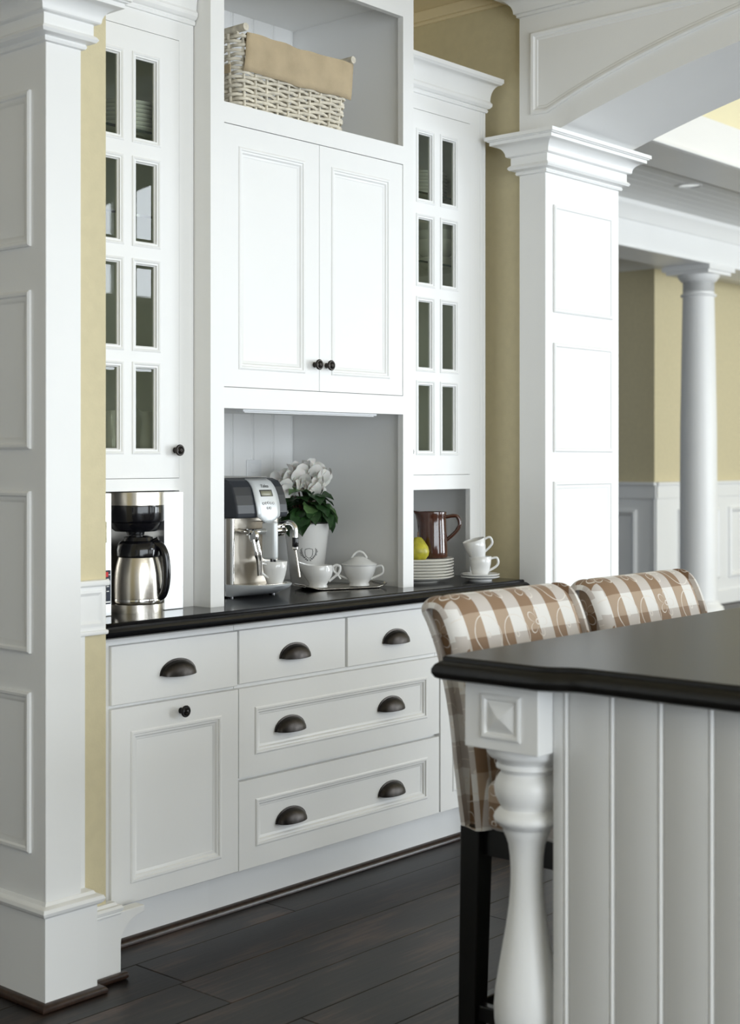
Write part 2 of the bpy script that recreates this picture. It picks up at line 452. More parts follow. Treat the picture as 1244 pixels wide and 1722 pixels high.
# wall trims on the left stub: chair rail block, lower board, base block with bracket foot
t = struct(B(MB().box(0.10, 0.206, 0.028, 0.045, 0.905, 1.018), 'trim_1', 'paint', bevel=0.001, seg=1))
B(MB().box(0.09, 0.214, 0.018, 0.045, 1.018, 1.034), 'rail_cap', 'paint', t, bevel=0.005)
B(MB().box(0.09, 0.211, 0.021, 0.045, 0.894, 0.906), 'rail_foot', 'paint', t, bevel=0.004)
B(MB().frame(rect(0.08, 0.196, 0.918, 1.008), [(0,0),(0,.004),(.006,.005),(.012,.001),(.014,0)], pY(0.028)), 'panel_moulding', 'paint', t, smooth=30)
B(MB().box(0.10, 0.142, 0.030, 0.041, 0.19, 0.895), 'lower_board', 'paint', t, bevel=0.001, seg=1)
foot = [(0.13,0.0),(0.255,0.0),(0.255,0.088)] + [(0.33-0.075*math.cos(math.radians(a)), 0.088+0.066*math.sin(math.radians(a))) for a in range(10, 91, 10)] + [(0.333,0.154),(0.333,0.172),(0.13,0.172)]
bl = struct(B(MB().prism(foot, pY(0.028), 0, -0.035), 'baseboard_left', 'paint', bevel=0.0012, seg=1))
B(MB().stack(rect(0.13,0.247,0.024,0.06), [(-.004,.166),(0.002,.168),(.004,.172),(.001,.175),(.006,.178),(.008,.186),(.004,.192),(-.004,.193),(-.008,.200)]), 'base_cap', 'paint', bl, smooth=35)
B(MB().box(0.13, 0.270, 0.010, 0.03, 0, 0.018), 'shoe_moulding', 'shoe', bl, bevel=0.007, seg=3)
# alcove ceiling moulding on the right wall
struct(B(MB().box(2.145, 2.172, 0.10, 0.71, 3.012, 3.05).box(2.158, 2.172, 0.10, 0.71, 3.000, 3.013), 'trim_2', 'ceil', bevel=0.003))

# ------------------------------------------------------------------ columns and the arch
CAP = [(0,2.360),(.008,2.362),(.011,2.368),(.008,2.374),(.014,2.375),(.027,2.379),(.032,2.386),(.028,2.393),(.022,2.397),(.022,2.424),(.033,2.426),(.036,2.429)] + \
      [(.036+.038*(1-math.cos(math.radians(a))), 2.429+.037*math.sin(math.radians(a))) for a in range(15, 91, 15)] + \
      [(.077,2.467),(.077,2.478),(.083,2.480),(.085,2.483),(.090,2.484),(.090,2.497),(-.01,2.497)]
BASE = [(.008,0),(.008,.222),(.014,.225),(.020,.230),(.023,.238),(.020,.246),(.012,.249),(.006,.251),(.002,.258),(-.002,.260)]
PANZ = [(1.867,2.252),(1.367,1.758),(0.862,1.262),(0.370,0.766)]
MOULD = [(0,0),(0,.006),(.005,.009),(.011,.008),(.015,.004),(.022,.003),(.026,.0005),(.030,0)]
def column(label, x0, x1, y0, y1, fx, fy, bx1=None):
    c = thing('square_column', label, 'column', ((x0+x1)/2, (y0+y1)/2, 0))
    B(MB().box(x0, x1, y0, y1, 0.2, 2.50), 'shaft', 'paint', c, bevel=0.0015, seg=1)
    B(MB().stack(rect(x0, x1, y0, y1), CAP), 'capital', 'paint', c, smooth=28)
    B(MB().stack(rect(x0, bx1 or x1, y0, y1), BASE), 'base', 'paint', c, smooth=28)
    B(MB().stack(rect(x0, bx1 or x1, y0, y1), [(.010,0),(.027,.001),(.027,.010),(.022,.016),(.012,.018)]), 'shoe_moulding', 'shoe', c, smooth=40)
    for z0, z1 in PANZ:
        if fx: B(MB().frame(rect(fx[0], fx[1], z0, z1), MOULD, pX(x0)), 'panel_moulding', 'paint', c, smooth=30)
        if fy: B(MB().frame(rect(fy[0], fy[1], z0, z1), MOULD, pY(y0)), 'panel_moulding', 'paint', c, smooth=30)
    return c
column('white square column with panelled side standing beside the tall glass cabinet and base drawers', 0.0, 0.106, 0.0, 0.62, (0.060, 0.50), None, 0.142)
column('white square column with panelled front carrying the end of the arch', 2.142, 2.632, 0.0, 0.113, None, (2.190, 2.580))

ar = thing('arched_beam', 'white arched beam with recessed curved panel above the column', 'arch', (2.387, -1.6, 2.49))
def az(y): s = -y; return 2.487+0.34*s-0.105*s*s
ys = [-3.24*i/48 for i in range(49)]
poly = [(0.113, CEIL), (0.113, 2.49)] + [(y, az(y)) for y in ys] + [(-3.45, 2.487), (-3.45, CEIL)]
B(MB().prism(poly, pX(2.142), 0, -0.49), 'beam', 'paint', ar, bevel=0.001, seg=1)
pp = [(0.061, 2.865), (0.061, 2.572)]
for i in range(0, 41):
    y = -0.01-(3.22)*i/40
    pp.append((y, az(y)+0.098-0.02*math.exp(-abs(y)*4)))
pp += [(-3.30, 2.572), (-3.30, 2.865)]
B(MB().frame(pp, [(0,0),(0,.008),(.006,.012),(.014,.010),(.020,.004),(.027,.003),(.031,-.0005)], pX(2.142)), 'panel_moulding', 'paint', ar, smooth=30)
CROWN = [(0,2.928),(.008,2.930),(.008,2.940),(.016,2.942)] + [(.016+.046*(1-math.cos(math.radians(a))), 2.944+.048*math.sin(math.radians(a))) for a in range(0, 91, 15)] + [(.066,2.993),(.066,3.006),(.074,3.008),(.080,3.018),(.088,3.020),(.088,3.049),(-.01,3.049)]
B(MB().stack(rect(2.142, 2.632, -3.45, 0.113), CROWN), 'crown', 'paint', ar, smooth=28)
struct(B(MB().box(2.142, 2.632, -3.40, -3.24, 0, 2.50), 'wall_pier', 'paint'))

# ------------------------------------------------------------------ great room beyond the arch
A = MB().box(3.0, 14, 1.43, 1.80, 3.20, 3.46)
tb = struct(B(A, 'trim_3', 'paint', bevel=0.002, seg=1))
B(MB().box(3.0, 14, 1.405, 1.432, 3.20, 3.222), 'bead', 'paint', tb, bevel=0.006)
struct(B(MB().box(3.0, 14, 1.62, 1.75, 3.46, 4.6), 'wall_upper', 'wall_pale'))
lc = MB()
for k in range(11): lc.box(3.0, 14, 1.80+0.1*k+0.001, 1.90+0.1*k-0.001, 3.235, 3.30)
struct(B(lc, 'ceiling_lower', 'ceil_w', bevel=0.004, seg=1))
tb = struct(B(MB().box(3.0, 14, 2.67, 3.03, 2.90, 3.40), 'trim_4', 'paint', bevel=0.002, seg=1))
B(MB().prism([(2.672,3.235),(2.60,3.235),(2.60,3.205),(2.61,3.19),(2.635,3.16),(2.65,3.12),(2.66,3.105),(2.672,3.10)], lambda u,v,n: (n,u,v), 3.0, 14), 'crown', 'paint', tb, smooth=30)
B(MB().box(3.0, 14, 2.655, 2.672, 2.90, 2.915), 'bead', 'paint', tb, bevel=0.004)
struct(B(MB().box(3.0, 14, 3.03, 6, 3.0, 3.1), 'ceiling_far', 'ceil_w'))
WA = struct(B(MB().box(8.97, 9.2, 3.70, 6.0, 0, 3.0), 'wall_far_side', 'wall'))
WB = struct(B(MB().box(8.97, 11.2, 3.53, 3.7, 0, 3.0), 'wall_far', 'wall'))
def wains(par, mp, u0, u1, panels, nm):
    B(MB().prism(rect(u0, u1, 0, 1.12), mp, 0, 0.012), 'wainscot_board', 'paint', par)
    B(MB().prism(rect(u0, u1, 1.00, 1.125), mp, 0, 0.03), 'chair_rail', 'paint', par, bevel=0.004)
    B(MB().prism(rect(u0, u1, 1.115, 1.145), mp, 0, 0.055), 'rail_cap', 'paint', par, bevel=0.008)
    B(MB().prism(rect(u0, u1, 0, 0.13), mp, 0, 0.03), 'baseboard', 'paint', par, bevel=0.006)
    for a, b in panels:
        B(MB().frame(rect(a, b, 0.24, 0.90), [(0,0),(0,.03),(.02,.04),(.05,.02),(.06,0)], mp), 'panel_moulding', 'paint', par, smooth=30)
wains(WA, pX(8.97), 3.50, 6.0, [(3.70, 5.0)], 'a')
wains(WB, pY(3.53), 8.95, 11.2, [(9.35, 10.1), (10.3, 11.0)], 'b')
struct(B(MB().box(11.2, 14, 3.40, 3.7, 0, 3.0), 'wall_far_right', 'paint'))
struct(B(MB().box(14, 14.2, -6.7, 6, 0, 4.7), 'wall_end', 'wall_pale'))
rc = thing('round_column', 'tall round white column in the bright room beyond the arch', 'column', (8.50, 2.85, 0))
B(MB().lathe([(.150,.13),(.150,.9),(.146,1.6),(.134,2.3),(.126,2.70),(.126,2.83)], (8.5,2.85,0), 40), 'shaft', 'paint', rc, smooth=40)
B(MB().lathe([(.126,2.66),(.140,2.662),(.146,2.672),(.140,2.682),(.126,2.684),(.126,2.78),(.140,2.785),(.165,2.82),(.170,2.835),(.126,2.836)], (8.5,2.85,0), 40).box(8.31,8.69,2.66,3.04,2.835,2.86).box(8.285,8.715,2.635,3.065,2.86,2.90), 'capital', 'paint', rc, smooth=35)
B(MB().lathe([(.150,.20),(.160,.195),(.165,.18),(.175,.165),(.195,.15),(.205,.12),(.195,.09),(.19,.08)], (8.5,2.85,0), 40).box(8.29,8.71,2.64,3.06,0,0.085), 'base', 'paint', rc, smooth=35)
dl = thing('recessed_downlight', 'small round recessed downlight in the lower white board ceiling', 'ceiling light', (6.85, 2.02, 3.235))
B(MB().lathe([(.085,0),(.085,-.006),(.075,-.008),(.066,-.004),(.064,.0)], (6.85,2.02,3.235), 28, cap=False), 'trim_ring', 'paint', dl, smooth=40)
B(MB().lathe([(.066,-.002),(.05,-.0015),(.0,-.001)], (6.85,2.02,3.235), 28, cap=False), 'reflector', 'chrome', dl, smooth=40)

# ------------------------------------------------------------------ hardware meshes
def pull_mesh():
    mb = MB(); W = 0.064; Hh = 0.040; D = 0.026; n = 18; k = 8
    L_ = []
    # flange
    for (w, h, d) in ((W+.003, Hh+.003, 0), (W+.003, Hh+.003, .0025), (W-.001, Hh-.001, .003)):
        L_.append([(-w*math.cos(PI*i/n), -d, h*math.sin(PI*i/n)) for i in range(n+1)])
    for j in range(1, k+1):
        a = PI/2*j/k
        s = math.cos(a)*0.94+0.02
        L_.append([(-(W-.003)*max(s, .02)*math.cos(PI*i/n)*1.0, -.003-D*math.sin(a), (Hh-.003)*s*math.sin(PI*i/n)) for i in range(n+1)])
    mb.loops(L_, close=False)
    return mb
_pm = MB()
def pull_mesh2():
    # shell: half dome flattened, open below
    mb = MB(); n = 20; k = 9; W = .062; Hh = .040; D = .026
    L_ = [[(-(W+.003)*math.cos(PI*i/n), 0, (Hh+.003)*math.sin(PI*i/n)) for i in range(n+1)],
          [(-(W+.003)*math.cos(PI*i/n), -.003, (Hh+.003)*math.sin(PI*i/n)) for i in range(n+1)],
          [(-(W-.002)*math.cos(PI*i/n), -.0035, (Hh-.002)*math.sin(PI*i/n)) for i in range(n+1)]]
    for j in range(1, k+1):
        a = PI/2*j/k
        s = math.cos(a)
        L_.append([(-(W-.002)*(0.0+s)*math.cos(PI*i/n) if j < k else 0.0, -.0035-D*math.sin(a)**0.8, (Hh-.002)*s*math.sin(PI*i/n)-0.004*math.sin(a)) for i in range(n+1)])
    mb.loops(L_, close=False)
    return mb
PULL = mesh_of(pull_mesh2(), 'cup_pull', M['bronze'], 50)
def knob_mesh(mt):
    pr = [(.0085,0),(.0085,.003),(.0065,.006),(.006,.014),(.009,.017),(.016,.019),(.0165,.022),(.0145,.0245),(.0115,.0245),(.011,.0235),(.008,.0255),(.0065,.0245),(.0045,.0275),(0,.0285)]
    mb = MB().lathe(pr, n=24)
    mb.v = [(x, -z, y) for x, y, z in mb.v]
    return mesh_of(mb, 'knob', M[mt], 35)
KNOB = knob_mesh('bronze'); KNOB_B = knob_mesh('bronze_black')

PROF = [(-.001,-.001),(-.001,.0015),(.003,.003),(.008,.0025),(.010,-.0005),(.015,-.0015),(.019,-.0055),(.024,-.007),(.026,-.0085)]
def panel_front(name, par, x0, x1, z0, z1, px0, px1, pz0, pz1, Y=0.10, th=0.02):
    d = MB()
    d.box(x0, px0, Y, Y+th, z0, z1).box(px1, x1, Y, Y+th, z0, z1).box(px0, px1, Y, Y+th, z0, pz0).box(px0, px1, Y, Y+th, pz1, z1)
    o = B(d, name, 'paint', par)
    B(MB().box(px0-.002, px1+.002, Y+.0085, Y+th-.001, pz0-.002, pz1+.002), 'panel', 'paint', o)
    B(MB().frame(rect(px0, px1, pz0, pz1), PROF, pY(Y)), 'moulding', 'paint', o, smooth=25)
    return o
def slab(name, par, x0, x1, z0, z1, Y=0.10, th=0.02):
    return B(MB().box(x0, x1, Y, Y+th, z0, z1), name, 'paint', par, bevel=0.0015, seg=1)

# ------------------------------------------------------------------ base cabinets
def base_unit(label, x0, x1):
    c = thing('base_cabinet', label, 'cabinet', ((x0+x1)/2, 0.4, 0))
    B(MB().box(x0, x1, 0.121, 0.70, 0.150, 0.874), 'carcass', 'paint', c, bevel=0.001, seg=1)
    B(MB().box(x0-.0005, x1+.0005, 0.228, 0.26, 0, 0.152), 'toe_kick', 'paint', c)
    return c
c1 = base_unit('white base cabinet with one drawer over one panelled door', 0.218, 0.7405)
d = slab('drawer', c1, .281, .737, .691, .848); inst(PULL, 'cup_pull', d, (.511, .10, .752))
d = panel_front('door', c1, .281, .739, .160, .681, .347, .673, .211, .615); inst(KNOB_B, 'knob', d, (.522, .10, .649))
B(MB().box(.2185, .280, .110, .1208, .150, .874), 'filler', 'paint', c1)
c2 = base_unit('wide white base cabinet with two small drawers above two wide panelled drawers', 0.7415, 1.6655)
for a, b, px in ((.743, 1.196, .971), (1.206, 1.661, 1.437)):
    d = slab('drawer', c2, a, b, .695, .849); inst(PULL, 'cup_pull', d, (px, .10, .752))
d = panel_front('drawer', c2, .743, 1.662, .425, .681, .807, 1.599, .485, .621)
for px in (.959, 1.4225): inst(PULL, 'cup_pull', d, (px, .1085, .536))
d = panel_front('drawer', c2, .743, 1.662, .159, .414, .810, 1.599, .218, .354)
for px in (.963, 1.425): inst(PULL, 'cup_pull', d, (px, .1085, .263))
c3 = base_unit('white base cabinet at the end of the run behind the checked stools', 1.6665, 2.09)
d = slab('drawer', c3, 1.671, 2.086, .695, .849); inst(PULL, 'cup_pull', d, (1.88, .10, .752))
d = panel_front('door', c3, 1.671, 2.086, .159, .681, 1.737, 2.02, .218, .615); inst(KNOB_B, 'knob', d, (1.70, .10, .649))
struct(B(MB().prism([(.228,0),(.207,0),(.207,.006),(.210,.012),(.216,.017),(.222,.019),(.228,.019)], lambda u,v,n: (n,u,v), .2, 2.09), 'trim_5', 'shoe', smooth=40))

ct = B(MB().stack(rect(.217, 2.088, .060, .700), [(-.004,.874),(.006,.874),(.013,.878),(.018,.886),(.019,.893),(.016,.900),(.010,.905),(.004,.907),(.004,.912),(.001,ZC),(-.005,ZC)]), 'worktop', 'counter', smooth=25)
tag(ct, 'long black stone worktop with rounded edge on the white base cabinets', 'worktop')

# ------------------------------------------------------------------ hutch tower
tw = thing('tower_cabinet', 'tall white hutch with two panelled doors between an open shelf and a coffee niche', 'cabinet', (1.15, 0.43, ZC))
TX0, TX1, TY = .692, 1.607, .165
ff = MB()
ff.box(TX0, .745, TY, TY+.022, ZC, CEIL).box(1.553, TX1, TY, TY+.022, ZC, CEIL)
ff.box(.745, 1.553, TY, TY+.022, 1.490, 1.551).box(.745, 1.553, TY, TY+.022, 2.320, 2.380).box(.745, 1.553, TY, TY+.022, 2.810, CEIL)
B(ff, 'face_frame', 'paint', tw)
B(MB().box(TX0, TX0+.02, TY+.022, .70, ZC, CEIL), 'side_panel', 'paint', tw)
B(MB().box(TX1-.035, TX1, TY+.022, .70, ZC, CEIL), 'side_panel', 'paint', tw)
B(MB().box(TX0+.02, TX1-.035, TY+.022, .70, 2.355, 2.380), 'shelf', 'inner', tw)
B(MB().box(TX0+.02, TX1-.035, TY+.022, .70, 1.497, 1.520), 'shelf', 'inner', tw)
B(MB().box(TX0+.02, TX1-.035, TY+.022, .70, 2.866, 2.886), 'top_board', 'inner', tw)
for z0, z1 in ((ZC, 1.497), (2.380, 2.866)):
    x = 1.571
    while x > .72:
        x0 = max(.713, x-.098)
        g = MB(); yy = .690
        pr = [(x0, yy+.009), (x0, yy+.004), (x0+.003, yy), (x-.014, yy), (x-.012, yy+.005), (x-.010, yy+.001), (x-.0065, yy-.001), (x-.003, yy+.001), (x-.001, yy+.005), (x, yy+.005), (x, yy+.009)]
        g.prism(pr, lambda u, v, n: (u, v, n), z0, z1)
        B(g, 'back_board', 'inner', tw, smooth=40)
        x -= .098
for a, b, pa, pb in ((.747, 1.149, .806, 1.085), (1.151, 1.552, 1.206, 1.486)):
    d = panel_front('door', tw, a, b, 1.553, 2.318, pa, pb, 1.606, 2.258, Y=TY+.002)
    inst(KNOB, 'knob', d, (1.128 if a < 1 else 1.182, TY+.002, 1.634))
ls = thing('light_strip', 'slim white under-cabinet light strip in the coffee niche', 'light', (1.16, .215, 1.49))
B(MB().box(.85, 1.455, .195, .225, 1.483, 1.4965), 'housing', 'plate_w', ls, bevel=0.002)
B(MB().box(.86, 1.445, .200, .220, 1.4805, 1.484), 'diffuser', 'lens', ls)
ou = thing('wall_outlet', 'white outlet plate on the boarded back of the coffee niche', 'outlet', (1.372, .688, 1.28))
B(MB().box(1.337, 1.407, .684, .690, 1.225, 1.340), 'plate', 'plate_w', ou, bevel=0.003)
for zz in (1.255, 1.31): B(MB().box(1.355, 1.389, .6825, .686, zz-.014, zz+.014), 'socket', 'plate_w', ou, bevel=0.003)

# ------------------------------------------------------------------ glass cabinets
PR = [(2.238, 2.466), (1.949, 2.174), (1.656, 1.889), (1.368, 1.600)]
GY = .236
def pane_mesh(w, h):
    d = .012; mb = MB()
    mb.loops([[(-w/2,.004,-h/2),(w/2,.004,-h/2),(w/2,.004,h/2),(-w/2,.004,h/2)],
              [(-w/2,.0015,-h/2),(w/2,.0015,-h/2),(w/2,.0015,h/2),(-w/2,.0015,h/2)],
              [(-w/2+d,0,-h/2+d),(w/2-d,0,-h/2+d),(w/2-d,0,h/2-d),(-w/2+d,0,h/2-d)]], cap0=True, cap1=True)
    return mesh_of(mb, 'pane', M['glass'])
def glass_cab(label, x0, x1, dc, knob_side, exp, niche):
    g = thing('glass_cabinet', label, 'cabinet', ((x0+x1)/2, .45, ZC))
    dx0, dx1 = dc-.187, dc+.187
    f = MB()
    f.box(x0, dx0-.0015, GY, GY+.02, ZC, 2.62).box(dx1+.0015, x1, GY, GY+.02, ZC, 2.62)
    f.box(dx0-.0015, dx1+.0015, GY, GY+.02, 2.545, 2.62).box(dx0-.0015, dx1+.0015, GY, GY+.02, niche, 1.2865)
    B(f, 'face_frame', 'paint', g)
    B(MB().box(x0, x0+.018, GY+.02, .70, ZC, 2.62), 'side_panel', 'paint', g)
    B(MB().box(x1-.018, x1, GY+.02, .70, ZC, 2.62), 'side_panel', 'paint', g)
    B(MB().box(x0+.018, x1-.018, .685, .70, ZC, 2.62), 'back_panel', 'inner', g)
    B(MB().box(x0+.018, x1-.018, GY+.035, .685, 1.315, 1.335), 'shelf', 'inner', g)
    for z in (1.655, 2.035, 2.275):
        B(MB().box(x0+.018, x1-.018, GY+.040, .685, z-.007, z), 'shelf', 'glass', g)
        B(MB().box(x0+.018, x1-.018, GY+.036, GY+.040, z-.007, z), 'shelf_edge', 'glass_edge', g)
    B(MB().box(x0+.018, x1-.018, GY+.02, .685, 1.255, 1.275), 'bottom_board', 'inner', g)
    B(MB().box(x0, x1, GY, .70, 2.60, 2.62), 'top_board', 'paint', g)
    B(MB().lathe([(0,2.585),(.030,2.585),(.034,2.588),(.034,2.600)], (dc+.07, .46, 0), 24), 'puck_light', 'bronze', g, smooth=40)
    # crown
    cp = [(0,2.598),(.006,2.599),(.009,2.606),(.006,2.612),(.012,2.614),(.019,2.622),(.020,2.632),(.014,2.640)] + [(.014+.028*(1-math.cos(math.radians(a))), 2.642+.058*math.sin(math.radians(a))) for a in range(0, 91, 15)] + [(.044,2.701),(.047,2.706),(.050,2.708),(.050,2.722),(-.01,2.722)]
    L_ = []
    for p, z in cp:
        L_.append([(x0-(p if exp < 0 else 0), .70, z), (x0-(p if exp < 0 else 0), GY-p, z), (x1+(p if exp > 0 else 0), GY-p, z), (x1+(p if exp > 0 else 0), .70, z)])
    B(MB().loops(L_, cap0=True, cap1=True), 'crown', 'paint', g, smooth=28)
    if exp > 0:
        B(MB().box(x1-.030, x1-.026, GY-.002, GY, ZC, 2.598).box(x1-.012, x1, GY-.003, GY, ZC, 2.598), 'corner_bead', 'paint', g, bevel=0.001, seg=1)
    # door
    cols = [(dc-.104, dc-.028), (dc+.028, dc+.104)]
    d = MB(); Y0, Y1 = GY-.001, GY+.019; zb, zt = 1.288, 2.543
    d.box(dx0, cols[0][0], Y0, Y1, zb, zt).box(cols[1][1], dx1, Y0, Y1, zb, zt).box(cols[0][1], cols[1][0], Y0, Y1, PR[3][0], PR[0][1])
    d.box(cols[0][0], cols[1][1], Y0, Y1, zb, PR[3][0]).box(cols[0][0], cols[1][1], Y0, Y1, PR[0][1], zt)
    for a, b in cols:
        for j in range(3): d.box(a, b, Y0, Y1, PR[j+1][1], PR[j][0])
    dr = B(d, 'door', 'paint', g)
    bd = MB()
    for a, b in cols:
        for z0, z1 in PR:
            bd.frame(rect(a-.013, b+.013, z0-.013, z1+.013), [(0,-.001),(0,.0025),(.004,.004),(.007,.0025),(.009,-.001),(.011,-.002),(.0135,-.006),(.0165,-.008),(.0165,-.013)], pY(Y0))
    B(bd, 'glazing_bead', 'paint', dr, smooth=25)
    for a, b in cols:
        for z0, z1 in PR:
            pm = PM.setdefault(round(z1-z0, 4), pane_mesh(.076, z1-z0))
            inst(pm, 'pane', dr, ((a+b)/2, Y0+.011, (z0+z1)/2))
    inst(KNOB, 'knob', dr, (dc+knob_side*.172, Y0, 1.367))
    return g
PM = {}
glass_cab('white wall cabinet with eight-pane glass door above the drip coffee maker', .218, .690, .447, 1, 0, 1.252)
glass_cab('white wall cabinet with eight-pane glass door above the brown pitcher', 1.609, 2.100, 1.823, -1, 1, 1.236)

# ------------------------------------------------------------------ island
it = B(MB().stack([(.071,-1.18),(.071,-1.395),(.0725,-1.408),(.076,-1.420),(.082,-1.431),(.088,-1.440),(.094,-1.449),(.100,-1.460),(.1035,-1.472),(.105,-1.485),(.105,-1.90),(1.52,-1.90),(1.52,-1.18)],
                  [(-.01,.914),(.004,.914),(.013,.918),(.018,.927),(.018,.935),(.013,.944),(.006,.949),(.002,.951),(.002,.957),(-.001,.96),(-.006,.96)]), 'island_worktop', 'islandtop', smooth=32)
tag(it, 'black island worktop with a stepped corner over the turned post', 'worktop')
isl = thing('kitchen_island', 'white kitchen island with beadboard end panel and turned corner post', 'island', (1.0, -1.8, 0))
B(MB().box(.185, 1.47, -1.85, -1.46, 0, .914), 'body', 'paint', isl)
B(MB().box(.165, .19, -1.46, -1.381, 0, .914).box(.165,.186,-1.85,-1.46,0,.914), 'end_panel', 'paint', isl)
yb = -1.381
ws = [.036] + [.1002]*4+[.032]
for w in ws:
    y0 = yb-w
    # u = y (decreasing); profile in (y, x)
    pr = [(yb, .166), (yb, .149), (yb-.001, .148), (y0+.015, .148), (y0+.0135, .1515), (y0+.0115, .149)] + \
         [(y0+.0115-.007*i/6, .1495-.0035*math.sin(PI*i/6)) for i in range(1, 6)] + [(y0+.0040, .149), (y0+.002, .152), (y0+.0005, .149), (y0, .152), (y0, .166)]
    B(MB().prism(pr, lambda u, v, n: (v, u, n), 0, .914), 'beadboard', 'paint', isl, smooth=45)
    yb = y0
po = B(MB().box(.100, .272, -1.380, -1.208, .785, .914), 'post', 'paint', isl, bevel=0.002)
B(MB().frame(rect(-1.341,-1.249,.806,.892), [(0,0),(0,.003),(.004,.005),(.009,.004),(.013,-.001),(.015,.0005),(.042,.010)], pX(.0995), fill=True), 'post_panel', 'paint', po, smooth=25)
prof = [(.078,.786),(.078,.772),(.072,.764),(.062,.760),(.057,.752),(.060,.748),(.060,.743),(.052,.739),(.050,.733),(.055,.727),(.061,.717),(.0635,.704),(.062,.690),(.056,.676),(.051,.668),(.050,.664),(.056,.660),(.062,.653),(.065,.645),(.063,.638),(.056,.634),(.054,.630),(.050,.628),(.047,.624),(.046,.618),(.041,.607),(.036,.592),(.033,.57),(.0315,.545),(.0315,.515),(.0345,.475),(.041,.43),(.048,.390),(.055,.350),(.061,.312),(.064,.28),(.063,.25),(.057,.21),(.048,.175),(.043,.155),(.046,.15),(.055,.143),(.060,.13),(.055,.117),(.048,.112)]
B(MB().lathe(prof[::-1], (.186,-1.294,0), 40), 'baluster', 'paint', po, smooth=50)
B(MB().box(.112,.260,-1.368,-1.220,0,.115), 'post_foot', 'paint', po, bevel=0.003)

